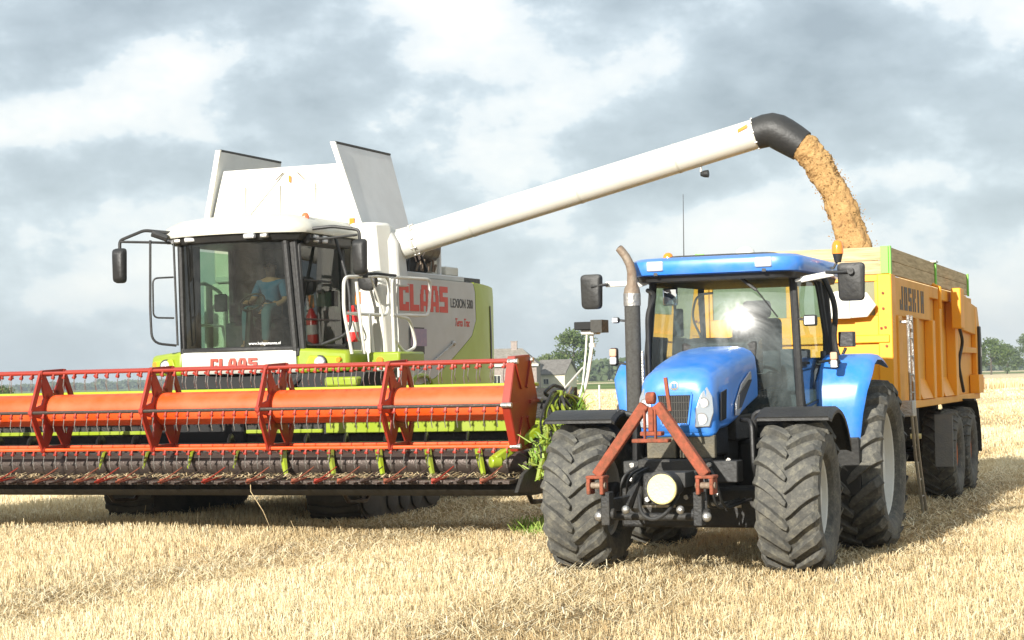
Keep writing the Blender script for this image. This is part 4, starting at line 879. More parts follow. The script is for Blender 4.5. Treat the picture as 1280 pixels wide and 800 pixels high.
# chassis, drawbar, wheels, support leg
b = MB(); b.box(-.45, .45, .2, 8.6, 1.02, 1.38); b.box(-.9, .9, .8, 1.3, .95, 1.36); b.box(-.95, .95, 3.7, 4.0, .9, 1.38); b.box(-.9, .9, 6.2, 6.45, .7, 1.38)
b.beam((0, .4, 1.1), (0, -2.2, .62), .22, .2); b.beam((.35, 1.2, 1.1), (0, -1.6, .68), .12, .16); b.beam((-.35, 1.2, 1.1), (0, -1.6, .68), .12, .16)
b.build('chassis', 'cast', TL, bevel=.015)
MB().box(-1.0, 1.0, 2.0, 2.04, .45, 1.36).build('bulkhead', 'cast', TL); 
MB().tube([(.45, .25, .95), (.9, .25, .80), (.75, .25, .62), (.45, .25, .72)], .045, 8, True).build('hitch_loop', 'exhr', TL)
for y in (4.95, 6.65):
    MB().cyl((-1.0, y, .62), (1.0, y, .62), .07, n=12).build('axle', 'cast', TL)
    for s in (-1, 1):
        w = MB().cyl((s * .0, 0, 0), (s * .16, 0, 0), .12, .10, 16).build('wheel', 'orim', TL, loc=(s * 1.15, y, .66), rot=(rnd.random(), 0, 0))
        lug_tyre(.66, .50, .30, 22, .025, .045).build('tyre', 'rubber', w, smooth=40)
        dish_rim(.30, .50, s, .1, .10).build('rim', 'orim', w)
for s in (-1, 1):
    MB().prism([(4.0, .52), (4.05, .52), (4.09, 1.2), (4.03, 1.26)], 'x', *sorted((s * 1.16, s * 1.41))).build('mud_flap', 'mudgrey', TL)
    mg = MB(); mg.ringloft([[(s * .88, 6.65 + .78 * math.cos(a), .66 + .78 * math.sin(a)), (s * 1.43, 6.65 + .78 * math.cos(a), .66 + .78 * math.sin(a)), (s * 1.43, 6.65 + .75 * math.cos(a), .66 + .75 * math.sin(a)), (s * .88, 6.65 + .75 * math.cos(a), .66 + .75 * math.sin(a))] for a in [R(-5 + 100 * k / 10) for k in range(11)]])
    mg.build('mudguard', 'black', TL, smooth=40)
MB().tube([(.5, 2.05, 1.02), (1.15, 2.1, 1.02)], .018, 8).build('marker_bar', 'black', TL); MB().cyl((1.10, 2.1, 1.02), (1.24, 2.11, 1.02), .035).build('marker_lamp', 'ccap', TL)
lad = empty('ladder', (0, 0, 0), 0, TL)
lb = MB()
for dy in (0, .30):
    lb.tube([(1.36, .38 + dy, 2.58), (1.37, .38 + dy, 1.42), (1.34, .85 + dy, .80), (1.32, 1.50 + dy, .06)], .020, 8)
for k in range(11):
    z = 2.52 - .225 * k
    y = .38 if z > 1.42 else (.38 + (1.42 - z) / .62 * .47 if z > .8 else .85 + (.8 - z) / .74 * .65)
    lb.tube([(1.365 - (.04 if z < 1.4 else 0), y, z), (1.365 - (.04 if z < 1.4 else 0), y + .30, z)], .010, 6)
bpy.data.objects.remove(lad)
lb.build('ladder', 'steel', TL)
MB().box(1.22, 1.40, .34, .62, 1.32, 1.52).build('ladder_bracket', 'steel', TL, bevel=.01)
for y in (.4, .68): MB().beam((1.2, y, 2.5), (1.38, y, 2.5), .03, .03).build('ladder_hook', 'steel', TL)

# ------------------------------------------------------------------ the combine harvester
CH = empty('combine_harvester', (-3.86, 27.0, 0), -R(22)); tag(CH, 'white and lime green combine harvester with wide orange reel header, unloading grain', 'harvester')
# body
b = MB(); b.prism([(-1.55, 1.9), (-1.55, 5.3), (-1.28, 6.1), (1.28, 6.1), (1.55, 5.3), (1.55, 1.9)], 'z', 1.35, 3.46)
b.box(-1.5, .85, 1.9, 3.9, 3.46, 4.25); b.box(-1.3, 1.3, .6, 1.9, 1.1, 2.2); body = b.build('body', 'dwhite', CH, bevel=.03)
MB().box(-1.35, 1.35, 4.0, 5.6, 3.46, 3.56).build('engine_deck', 'mesh', body, bevel=.01)
# side shields: a grey panel and a lime panel wrapping round the tail
def curve_x(y): return 1.60 + .05 * math.sin(min(1, max(0, (y - 1.8) / 3.6)) * math.pi) - (0 if y < 4.9 else (y - 4.9) ** 2 * .19)
def side_panel(poly, th, off, mat, name, par, s, nsub=10):
    b = MB(); v = [b.bm.verts.new((0, y, z)) for y, z in poly]; b.bm.faces.new(v)
    y0 = min(p[0] for p in poly); y1 = max(p[0] for p in poly)
    for k in range(1, nsub):
        yy = y0 + (y1 - y0) * k / nsub
        bmesh.ops.bisect_plane(b.bm, geom=b.bm.verts[:] + b.bm.edges[:] + b.bm.faces[:], plane_co=(0, yy, 0), plane_no=(0, 1, 0))
    r = bmesh.ops.extrude_face_region(b.bm, geom=b.bm.faces[:]); nv = {e for e in r['geom'] if isinstance(e, bmesh.types.BMVert)}
    for q in b.bm.verts: q.co.x = s * (curve_x(q.co.y) + off + (th if q in nv else 0))
    return b.build(name, mat, par, smooth=30)
GP = [(1.82, 1.85), (1.82, 3.44), (4.55, 3.44), (4.62, 3.30), (4.64, 2.85), (4.45, 2.60), (3.0, 1.95), (2.5, 1.85)]
LP = [(1.82, 1.72), (1.82, 1.842), (2.5, 1.842), (3.0, 1.942), (4.46, 2.592), (4.655, 2.85), (4.635, 3.30), (4.565, 3.45), (5.75, 3.41), (6.0, 3.26), (6.2, 2.7), (6.16, 2.05), (5.4, 1.72), (4.1, 1.50)]
for s in (-1, 1):
    gp_ = side_panel(GP, .035, .0, 'grey', 'side_shield', CH, s); lp_ = side_panel(LP, .035, .002, 'limed', 'rear_side_shield', CH, s)
    side_panel([(5.40, 2.2), (5.38, 3.1), (5.43, 3.1), (5.50, 2.6), (5.48, 2.2)], .01, .04, 'black', 'shield_slot', lp_, s)
    if s > 0: gs = gp_
    MB().tube([(s * (curve_x(3.6) + .06), 3.62, 2.46), (s * (curve_x(2.4) + .06), 2.25, 1.95)], .016, 6).ball((s * (curve_x(3.6) + .05), 3.64, 2.47), .045).build('gas_strut', 'steel', CH)
MB().box(-1.45, 1.5, 1.84, 4.6, 3.462, 3.55).build('side_ledge', 'grey', CH, bevel=.02)
def wrap(o):
    """lay flat lettering onto the bowed shield"""
    bm = bmesh.new(); bm.from_mesh(o.data); bm.transform(o.matrix_basis); o.matrix_basis = Matrix.Identity(4)
    bmesh.ops.triangulate(bm, faces=bm.faces)
    x0 = min(v.co.x for v in bm.verts)
    for v in bm.verts: v.co.x = curve_x(v.co.y) + .036 + min(.004, max(0, v.co.x - x0))
    bm.to_mesh(o.data); bm.free(); return o
for i, ch in enumerate('CLAAS'): wrap(block_text(ch, (1.6, 1.86 + i * .335, 2.94), (0, 1, 0), (0, 0, 1), .30, .40, .035, .004, (1, 0, 0)).build('maker_name', 'print_red', gs))
wrap(text_obj('LEXION 580', .20, 'print_blk', gs, (1.65, 3.60, 3.03), (R(90), 0, R(90)), 'model_name', sx=.86))
wrap(text_obj('Terra Trac', .18, 'print_red', gs, (1.65, 3.75, 2.74), (R(90), 0, R(90)), 'track_name', shear=.35, sx=.75))
MB().box(curve_x(2.5) + .037, curve_x(2.5) + .040, 2.15, 2.75, 2.30, 2.70).build('sticker', 'print_blk', gs)
MB().box(curve_x(2.5) + .041, curve_x(2.5) + .043, 2.17, 2.73, 2.42, 2.68).build('sticker_picture', paint('purple_print', (.30, .24, .34), .5, dirt=.8, dcol=(.5, .35, .4), scale=14, bump=0), gs)
# grain tank with open extension flaps
tf = MB(); tf.hexa([(-1.62, 1.93, 4.15), (.98, 1.93, 4.15), (.98, 2.0, 4.15), (-1.62, 2.0, 4.15), (-1.35, 1.98, 5.18), (.60, 1.98, 5.18), (.60, 2.03, 5.18), (-1.35, 2.03, 5.18)])
tko = tf.build('tank_front', 'white', CH, bevel=.01)
MB().tube([(-.9, 1.93, 4.45), (-.28, 1.955, 5.10)], .006, 5).build('tank_crease', 'dwhite', tko); MB().tube([(.7, 1.93, 4.5), (-.1, 1.955, 5.10)], .006, 5).build('tank_crease', 'dwhite', tko)
for (x, z, an) in ((-.30, 5.09, .9), (-.05, 5.08, -.8)): MB().beam((x, 1.945, z), (x - .12 * (1 if an > 0 else -1), 1.935, z - .11), .02, .01).build('hinge_mark', 'exhr', tko)
MB().box(-.20, -.165, 1.935, 1.945, 4.94, 5.04).build('warning_sticker', 'amber', tko)
MB().box(.82, .90, 1.91, 1.925, 4.22, 4.34).build('warning_sticker', 'amber', tko)
for s, (xb, xt) in ((-1, (-1.66, -1.38)), (1, (1.02, .58))):
    th = .05 * s
    f = MB(); f.hexa([(xb, 1.88, 4.18), (xb + .045, 1.88, 4.18), (xb + .045, 3.55, 4.20), (xb, 3.55, 4.20), (xt, 1.88, 5.47), (xt + .045, 1.88, 5.47), (xt + .045, 3.80, 5.47), (xt, 3.80, 5.47)])
    fo = f.build('tank_flap', 'flapg', CH, bevel=.006)
    f = MB(); f.hexa([(xb - .02, 1.84, 4.18), (xb + .065, 1.84, 4.18), (xb + .065, 1.877, 4.18), (xb - .02, 1.877, 4.18), (xt - .02, 1.84, 5.49), (xt + .065, 1.84, 5.49), (xt + .065, 1.877, 5.49), (xt - .02, 1.877, 5.49)]).build('flap_edge', 'white', fo)
    MB().beam((xt + .022, 1.89, 5.488), (xt + .022, 3.78, 5.488), .06, .03).build('flap_rim', 'mesh', fo)
MB().hexa([(-1.62, 3.5, 4.18), (.98, 3.5, 4.18), (.98, 3.55, 4.18), (-1.62, 3.55, 4.18), (-1.3, 3.6, 4.75), (.7, 3.6, 4.75), (.7, 3.65, 4.75), (-1.3, 3.65, 4.75)]).build('tank_back', 'flapg', CH)
for x_ in (-.95, -.35, .25): MB().box(x_ - .004, x_ + .004, 1.925, 1.96, 4.25, 4.9).build('panel_seam', 'dwhite', tko)
# white tower beside the cab and the auger elbow
tw = MB(); tw.prism([(1.60, 4.12), (1.62, 2.05), (1.62, 2.05), (1.05, 2.05), (.95, 4.26), (1.40, 4.26)][::-1], 'y', 1.70, 1.93) if 0 else tw.hexa([(.95, 1.62, 2.05), (1.56, 1.62, 2.05), (1.58, 1.95, 2.05), (.95, 1.95, 2.05), (.95, 1.62, 4.24), (1.36, 1.62, 4.24), (1.50, 1.95, 4.24), (.95, 1.95, 4.24)])
tw.build('tower_panel', 'white', CH, bevel=.05)
b = MB(); b.ringloft([[(1.38, 1.75, z0), (1.66, 1.85, z0 - .02), (1.66, 2.2, z0 - .02), (1.38, 2.2, z0)] for z0 in (3.3,)] + [[(1.34, 1.78, 4.0), (1.60, 1.9, 3.95), (1.58, 2.2, 3.95), (1.34, 2.2, 4.0)], [(1.22, 1.85, 4.26), (1.42, 1.95, 4.20), (1.42, 2.2, 4.20), (1.22, 2.2, 4.26)]])
b.build('elbow_cover', 'grey', CH, bevel=.03)
au0 = Vector((1.45, 2.22, 3.92)); au1 = Vector((6.90, 2.62, 5.27)); d = (au1 - au0).normalized()
aug = MB().tube([au0 - d * .45, au0, au0 + d * .5, au1], [.24, .235, .215, .212], 32).build('unloading_auger', 'white', CH)
MB().tube([au0 + d * .28, au0 + d * .31], .243, 32).build('auger_flange', 'dwhite', aug)
for k in range(10):
    a = k * math.pi / 5; u = d.cross(Vector((0, 0, 1))).normalized(); w = d.cross(u); p = au0 + d * .26 + (u * math.cos(a) + w * math.sin(a)) * .235
    MB().cyl(p, p + d * .09, .012, n=6).build('flange_bolt', 'steel', aug)
sp = [au1 - d * .04, au1 + d * .10, au1 + d * .19 + Vector((0, 0, -.015)), au1 + d * .27 + Vector((0, 0, -.06)), au1 + d * .36 + Vector((0, 0, -.135)), au1 + d * .49 + Vector((0, 0, -.25)), au1 + d * .62 + Vector((0, 0, -.37))]
spo = MB(); spo.tube(sp, [.222, .234, .243, .246, .244, .236, .222], 28); spo = spo.build('auger_spout', 'black', aug, smooth=60)
for k in range(9):
    a = k * math.pi / 4.5; u = d.cross(Vector((0, 0, 1))).normalized(); w = d.cross(u); p = au1 - d * .03 + (u * math.cos(a) + w * math.sin(a)) * .222
    MB().cyl(p, p - d * .03, .014, n=6).build('spout_rivet', 'steel', spo)
for q_ in (1.2, 2.9, 4.4): MB().tube([au0 + d * q_, au0 + d * (q_ + .03)], .2185, 32).build('pipe_band', 'dwhite', aug)
MB().slab([au1 - d * .25 + Vector((0, -.214, .05)), au1 - d * .11 + Vector((0, -.214, .085)), au1 - d * .11 + Vector((0, -.212, .135)), au1 - d * .25 + Vector((0, -.212, .10))], .004).build('warning_sticker', 'amber', aug)
q0 = au1 - d * .86 + Vector((0, 0, -.2))
MB().tube([q0, q0 + Vector((0, -.02, -.10))], .015, 6).build('lamp_bracket', 'steel', aug)
MB().lathe([(-.05, .03), (.0, .05), (.06, .055), (.061, .001)], 'x', 14, tuple(q0 + Vector((.05, -.02, -.13)))).build('auger_lamp', 'black', aug, smooth=30)
# engine bay bits behind the auger
b = MB(); b.cyl((.9, 3.0, 3.95), (.9, 3.7, 3.95), .26, n=18); b.box(.2, 1.2, 2.7, 3.9, 3.5, 3.85); b.build('engine', 'cast', CH, bevel=.02)
MB().lathe([(-.3, .12), (-.28, .25), (.28, .25), (.3, .12)], 'y', 20, (1.15, 3.65, 3.98)).build('air_drum', 'brownst', CH)
MB().tube([(1.35, 2.4, 3.55), (1.42, 3.0, 3.95), (1.35, 3.5, 3.6)], .02, 6).tube([(1.3, 2.9, 3.55), (1.2, 3.2, 4.0)], .02, 6).build('bay_pipe', 'black', CH)
MB().box(1.0, 1.35, 4.0, 4.06, 3.55, 4.15).build('air_intake', 'flapg', CH, bevel=.02)
MB().box(1.0, 1.4, 4.1, 4.6, 3.56, 3.70).box(1.1, 1.3, 3.8, 4.0, 3.56, 3.95).build('tool_box', 'dwhite', CH, bevel=.02)
MB().tube(round_poly([(1.55, 2.2, 3.55), (1.55, 2.25, 3.92), (1.5, 2.9, 3.98)], .12, closed=False), .02, 8).build('deck_rail', 'white', CH)
for k in range(7): MB().cyl((1.30 + .03 * (k % 2), 3.2 + .11 * k, 3.60), (1.34, 3.2 + .11 * k, 3.72 + .03 * (k % 3)), .022, n=8).build('filter_cap', 'exhr', CH)
b = MB(); b.box(-1.2, 1.2, 4.9, 5.9, .9, 1.5); b.box(-.9, .9, 1.9, 4.9, .8, 1.4); b.box(-1.15, 1.15, .25, 3.6, .50, 1.3); b.build('underbody_shade_fill', 'dark', CH)  # lowest dark box added to fill in the shade between the tracks
MB().prism([(4.9, 1.55), (5.62, 2.0), (5.9, 1.75), (5.75, 1.2), (5.0, 1.1)], 'x', -1.2, 1.4).build('straw_chopper', 'mudpan', CH, bevel=.02)
# wheels
for s in (-1, 1):
    xa, xb = sorted((s * 1.22, s * 2.02))
    loop = [Vector((y, z)) for y, z in ((-.35, .40), (-.30, .16), (-.08, .03), (2.05, .03), (2.30, .16), (2.36, .42), (2.2, .66), (1.35, 1.08), (1.0, 1.16), (.66, 1.08), (-.16, .66))]
    loop = [Vector((p[0], p[1])) for p in round_poly([(0, q.x, q.y) for q in loop], .14, 4) for p in [(p.y, p.z)]]
    tk = MB(); tk.prism([tuple(q) for q in loop], 'x', xa, xb); m_ = len(loop)
    per = [0]
    for k in range(m_): per.append(per[-1] + (loop[(k + 1) % m_] - loop[k]).length)
    nt_ = 44
    for k in range(nt_):
        d_ = per[-1] * k / nt_; i_ = max(i for i in range(m_) if per[i] <= d_); a_ = loop[i_]; b_ = loop[(i_ + 1) % m_]; t_ = (b_ - a_).normalized(); c_ = a_ + t_ * (d_ - per[i_]); n_ = Vector((t_.y, -t_.x))
        if c_.y < .06: continue
        tk.beam((xa + .01, *(c_ + n_ * .01)), ((xa + xb) / 2, *(c_ + n_ * .01 + t_ * .05)), .07, .07, (0, n_.x, n_.y)); tk.beam((xb - .01, *(c_ + n_ * .01)), ((xa + xb) / 2, *(c_ + n_ * .01 + t_ * .05)), .07, .07, (0, n_.x, n_.y))
    tr_ = tk.build('rubber_track', 'sidewall', CH, smooth=30)
    for (y, z, r) in ((-.02, .40, .30), (2.0, .40, .30), (.65, .26, .16), (1.05, .26, .16), (1.45, .26, .16), (1.0, .82, .25)): MB().lathe([(-.02, r), (.02, r), (.03, r * .6), (.03, .001)] if s > 0 else [(.02, r), (-.02, r), (-.03, r * .6), (-.03, .001)], 'x', 20, (s * 2.03, y, z)).build('track_roller', 'black', tr_)
for (x, y, r, w, rim, nl) in ((-1.35, 4.9, .66, .5, .33, 16), (1.35, 4.9, .66, .5, .33, 16)):
    s = 1 if x > 0 else -1; wo = MB().cyl((0, 0, 0), (s * w * .3, 0, 0), .16, .14, 18).build('wheel', 'white', CH, loc=(x, y, r))
    lug_tyre(r, w, rim, nl, .05, .10).build('tyre', 'sidewall', wo, smooth=40); dish_rim(rim, w, s).build('rim', 'dwhite', wo)
# cab: floor, pillars, bowed glass, roof
MB().box(-.93, .97, .0, 1.45, 2.28, 2.40).build('cab_floor', 'black', CH, bevel=.02)
MB().box(-.90, .92, 1.44, 1.50, 2.38, 3.92).build('cab_rear_wall', 'black', CH)
def bow3(x, y0, bow, hx): return y0 - bow * (1 - (x / hx) ** 2)
b = MB()
nx, nz = 18, 3; G = []
for j in range(nz + 1):
    z = 2.42 + 1.50 * j / nz; row = []
    for i in range(nx + 1): u = -1 + 2 * i / nx; row.append(b.bm.verts.new((.89 * u - .05 * (1 + u) * j / nz, .02 - .24 * (1 - u * u) - .04 * j / nz, z)))
    G.append(row)
for j in range(nz):
    for i in range(nx): b.bm.faces.new((G[j][i], G[j][i + 1], G[j + 1][i + 1], G[j + 1][i]))
b.build('windscreen', 'cglass', CH)
fp = MB()
fp.tube([(-.90, .02, 2.36), (-.90, -.02, 3.95)], .045, 8); fp.tube([(.90, .02, 2.36), (.79, -.03, 3.95)], .05, 8); fp.tube([(.98, .10, 2.36), (.88, .06, 3.95)], .05, 8); fp.beam((.94, .07, 2.36), (.84, .02, 3.95), .10, .03, (0, 1, 0)); MB().box(-.925, -.895, .06, .50, 2.4, 3.92).build('side_pillar', 'black', CH); fp.tube([(.97, 1.42, 2.36), (.93, 1.40, 3.95)], .05, 8); fp.tube([(-.9, 1.42, 2.36), (-.9, 1.4, 3.95)], .05, 8)
fp.tube([(x_, bow3(x_, .02, .24, .89) - .01, 2.40) for x_ in [-.89 + 1.78 * k / 12 for k in range(13)]], .03, 6); fp.tube([(x_, bow3(x_, .0, .25, .89), 3.93) for x_ in [-.89 + 1.78 * k / 12 for k in range(13)]], .05, 6)
fp.tube([(-.9, .02, 2.38), (-.9, 1.42, 2.38)], .04, 8); fp.tube([(.96, .08, 2.38), (.97, 1.42, 2.38)], .04, 8); fp.build('cab_frame', 'black', CH)
v = MB(); v.bm.faces.new([v.bm.verts.new(p) for p in [(.985, .14, 2.42), (.985, 1.36, 2.42), (.94, 1.34, 3.85), (.94, .10, 3.85)]]); dr = v.build('door', 'cglass', CH)
MB().tube(round_poly([(.99, .13, 2.43), (.99, 1.36, 2.43), (.945, 1.34, 3.86), (.945, .09, 3.86)], .08), .028, 6, True).build('door_frame', 'black', dr)
MB().box(.99, 1.04, .95, 1.07, 3.0, 3.22).tube([(.98, .14, 3.35), (.97, 1.0, 3.35)], .012, 6).tube([(.99, .14, 2.8), (.99, 1.2, 2.8)], .012, 6).build('door_handle', 'black', dr)
v = MB(); v.bm.faces.new([v.bm.verts.new(p) for p in [(-.92, .1, 2.42), (-.92, 1.36, 2.42), (-.92, 1.34, 3.85), (-.92, .06, 3.85)]]); v.build('side_window', 'gglass', CH)
# roof
def cap_ring(z, hx, y0, y1, bow, cx=-.03, r=.2):
    pts = []
    for i in range(11): u = -1 + 2 * i / 10; pts.append((cx + hx * u, y0 - bow * (1 - abs(u) ** 2.2), z))
    for i in range(1, 6): u = i / 6; pts.append((cx + hx, y0 + (y1 - y0) * u, z))
    for i in range(11): u = 1 - 2 * i / 10; pts.append((cx + hx * u, y1, z))
    for i in range(1, 6): u = i / 6; pts.append((cx - hx, y1 - (y1 - y0) * u, z))
    return pts
b = MB(); b.ringloft([cap_ring(4.00, 1.14, -.05, 1.75, .34), cap_ring(4.06, 1.16, -.06, 1.77, .35), cap_ring(4.16, 1.09, -.0, 1.74, .34), cap_ring(4.25, .95, .12, 1.66, .30), cap_ring(4.30, .72, .3, 1.5, .2)])
cr_ = b.build('cab_roof', 'dwhite', CH, smooth=60)
MB().ringloft([cap_ring(3.90, 1.0, .0, 1.65, .30), cap_ring(3.999, 1.10, -.03, 1.7, .32)]).build('roof_fascia', 'black', cr_, bevel=.01)
for (x, y, mt) in ((-1.0, -.10, 'lens'), (-.86, -.16, 'steel'), (-.60, -.25, 'lens'), (.40, -.335, 'lens'), (.60, -.275, 'steel')):
    w = .085 if mt == 'lens' else .06
    MB().box(x - w, x + w, y - .03, y + .06, 3.925, 3.995).build('roof_lamp', mt, cr_, bevel=.02)
for y in (.35, .62): MB().box(1.04, 1.10, y - .07, y + .07, 3.88, 3.99).build('roof_lamp', 'lens', cr_, bevel=.02)
MB().box(.95, 1.07, .15, 1.5, 3.85, 4.02).build('lamp_housing', 'black', cr_, bevel=.04)
MB().lathe([(4.2, .06), (4.24, .05), (4.26, .02), (4.29, .02), (4.3, .001)], 'z', 12, (-.5, .3, 0)).build('roof_knob', 'white', cr_)
beacon(.92, .35, 4.17, .058, .14, cr_, 'bred')
# front belt under the cab: white centre with red name, lime corners with lamps
ct = MB(); ct.ringloft([[(x_, bow3(x_, .02, .22, .93) - e_, z) for x_ in [-.92 + 1.84 * k / 14 for k in range(15)]] + [(.92, .3, z), (-.92, .3, z)] for z, e_ in ((2.06, -.05), (2.12, .01), (2.35, .03), (2.37, .01))])
ctb = ct.build('cab_belt', 'white', CH, smooth=40)
for i, ch in enumerate('CLAAS'):
    x0 = -.33 + i * .152; xm = x0 + .06; yy = bow3(xm, .02, .22, .93) - .034
    sl = .44 * xm / .93 / .93 * 1.0
    block_text(ch, (x0, yy - .004 - sl * .06, 2.135), (1, sl, 0), (.06, 0, 1), .125, .14, .0, .006, (0, -1, 0)).build('maker_name', 'print_red', ctb)
text_obj('www.holtgemanna.nl', .055, 'print_wht', CH, (.30, -.222, 2.455), (R(90), 0, R(11)), 'window_sticker', ext=.001)
for s in (-1, 1):
    x1 = 1.62
    cb = MB(); cb.hexa([(s * .925, -.02, 2.04), (s * x1, .25, 2.06), (s * x1, .9, 2.06), (s * .925, .9, 2.04), (s * .925, .0, 2.40), (s * (x1 - .03), .28, 2.35), (s * (x1 - .03), .9, 2.35), (s * .925, .9, 2.40)])
    cbo = cb.build('front_corner', 'lime', CH, bevel=.05)
    MB().hexa([(s * 1.02, .005, 2.10), (s * 1.54, .205, 2.12), (s * 1.54, .26, 2.12), (s * 1.02, .06, 2.10), (s * 1.10, .03, 2.29), (s * 1.50, .19, 2.27), (s * 1.50, .26, 2.27), (s * 1.10, .09, 2.29)]).build('lamp_recess', 'limed', cbo, bevel=.02)
    MB().lathe([(-.03, .001), (-.03, .07), (.0, .085), (.05, .085)], 'y', 18, (s * 1.24, .085, 2.19)).build('headlamp', 'lens', cbo); MB().lathe([(-.02, .001), (-.02, .035), (.03, .04)], 'y', 12, (s * 1.48, .19, 2.22)).build('indicator', 'amber', cbo)
    MB().cyl((s * 1.24, .08, 2.19), (s * 1.24, .12, 2.19), .1, n=18).build('lamp_bezel', 'black', cbo)
MB().box(1.66, 2.15, .75, 1.6, 2.10, 2.32).build('step_box', 'lime', CH, bevel=.03); MB().lathe([(-.02, .001), (-.02, .05), (.02, .055)], 'y', 14, (1.85, .74, 2.2)).build('marker_lamp', 'amber', CH)
# lime pieces low on the flank behind the header
b = MB(); b.box(1.45, 1.95, -.2, .5, 1.85, 1.98); b.build('step_bar', 'lime', CH, bevel=.03)
b = MB(); b.hexa([(1.62, 1.2, 1.1), (2.0, 1.2, 1.1), (2.05, 1.25, 1.1), (1.62, 1.25, 1.1), (1.62, 1.2, 2.0), (1.75, 1.2, 2.05), (1.78, 1.25, 2.05), (1.62, 1.25, 2.0)]).build('guard_plate', 'lime', CH, bevel=.02)
MB().tube(round_poly([(1.72, 1.95, 1.2), (1.72, 2.1, 1.98), (1.72, 2.75, 1.98), (1.72, 3.0, 1.1)], .25, closed=False), .03, 8).build('guard_hoop', 'lime', CH)
MB().tube(round_poly([(1.72, 1.55, 1.2), (1.72, 1.6, 1.78), (1.72, 2.2, 1.72), (1.72, 2.4, 1.1)], .15, closed=False), .05, 8).build('guard_hoop', 'lime', CH)
MB().box(1.6, 1.72, 1.3, 2.3, 1.2, 1.5).build('lower_guard', 'lime', CH, bevel=.02)
# ladder platform rails: bent white tube
def rail(pts, r=.024, rad=.14, closed=False, mat='white'):
    return MB().tube(round_poly(pts, rad, closed=closed), r, 8, closed).build('handrail', mat, CH)
rail([(1.66, .25, 2.30), (1.62, .10, 2.9), (1.62, .12, 3.36), (1.62, 1.3, 3.42), (1.62, 1.55, 3.42), (1.62, 1.50, 2.86), (1.62, .16, 2.86)])
rail([(1.95, 1.0, 2.3), (1.95, .95, 3.38), (1.95, 2.3, 3.40), (1.95, 2.2, 2.86), (1.95, .95, 2.84)])
rail([(1.70, .55, 2.3), (1.70, .42, 2.9), (1.70, .35, 3.3)]); rail([(1.95, 1.05, 2.84), (1.95, 1.55, 2.80), (1.95, 1.75, 2.4), (1.95, 1.35, 2.3), (1.95, 1.0, 2.5)])
rail([(1.80, .60, 3.38), (1.80, .95, 2.9), (1.80, 1.0, 2.3)], .016); rail([(1.70, .75, 2.86), (1.72, .80, 2.3)]); rail([(1.95, 1.05, 3.36), (1.95, 1.08, 2.3)])
rail([(1.66, .45, 2.84), (1.66, .75, 2.5), (1.66, .45, 2.45), (1.66, .3, 2.75)], .012)
MB().tube([(1.5, .5, 3.40), (1.85, .7, 3.42), (2.0, 1.0, 3.40)], .02, 6).cyl((1.74, .55, 3.36), (1.74, .55, 3.48), .04).build('rail_hinge', 'black', CH)
# left side guard frame
b = MB(); b.tube(round_poly([(-1.22, -.3, 3.98), (-1.24, -.3, 3.0), (-1.22, -.3, 2.52), (-.93, -.12, 2.48)], .15, closed=False), .018, 8); b.tube([(-.95, -.12, 3.98), (-.91, -.12, 2.48)], .016, 8)
b.tube(round_poly([(-.94, -.15, 3.45), (-1.19, -.3, 3.44), (-1.19, -.3, 2.88), (-.94, -.15, 2.87)], .08, closed=False), .013, 8); b.build('window_guard', 'black', CH)
MB().tube(round_poly([(-1.3, .9, 2.3), (-1.3, .9, 3.30), (-1.3, 1.2, 3.45), (-1.3, 1.8, 3.3), (-1.3, 1.8, 2.3)], .15, closed=False), .03, 8).build('handrail', 'white', CH); MB().tube([(-1.3, .9, 2.8), (-1.3, 1.8, 2.8)], .02, 8).build('handrail', 'white', CH)
# door side dark curved tube and hose
MB().tube(round_poly([(1.10, .90, 3.98), (1.30, .9, 3.3), (1.42, .72, 2.6), (1.05, .5, 2.44)], .2, closed=False), .024, 8).build('door_guard', 'black', CH)
# mirrors on their arms
def cmirror(x, y, z, w, h, arm, par=None):
    m = MB(); A = [Vector(p) for p in round_poly([(x - w / 2, y, z + h / 2), (x + w / 2, y, z + h / 2), (x + w / 2 * .92, y, z - h / 2), (x - w / 2 * .92, y, z - h / 2)], .06)]; c = Vector((x, y, z))
    m.ringloft([[c + (p - c) * .7 + Vector((0, -.09, 0)) for p in A], [c + (p - c) * .95 + Vector((0, -.05, 0)) for p in A], A, [p + Vector((0, .02, 0)) for p in A]]); ob = m.build('mirror', 'black', CH, smooth=60)
    MB().ringloft([[c + (p - c) * .88 + Vector((0, .021, 0)) for p in A], [c + (p - c) * .88 + Vector((0, .024, 0)) for p in A]]).build('mirror_glass', 'mirror', ob)
    for pl, r in arm: MB().tube(round_poly(pl, .06, closed=False), r, 8).build('mirror_arm', 'black', CH)
cmirror(-1.73, -.3, 3.64, .21, .50, [([(-1.73, -.3, 3.88), (-1.73, -.3, 4.0), (-1.35, -.25, 4.13), (-.95, -.1, 4.08)], .024), ([(-1.70, -.3, 3.98), (-1.2, -.28, 3.95), (-.98, -.1, 3.94)], .018), ([(-1.2, -.28, 4.08), (-1.0, -.2, 4.0)], .05)])
cmirror(1.79, .3, 3.64, .21, .50, [([(1.79, .3, 3.88), (1.78, .3, 4.02), (1.4, .25, 4.08), (1.0, .15, 4.05)], .024), ([(1.75, .3, 3.95), (1.3, .28, 3.92), (1.02, .2, 3.92)], .018)])
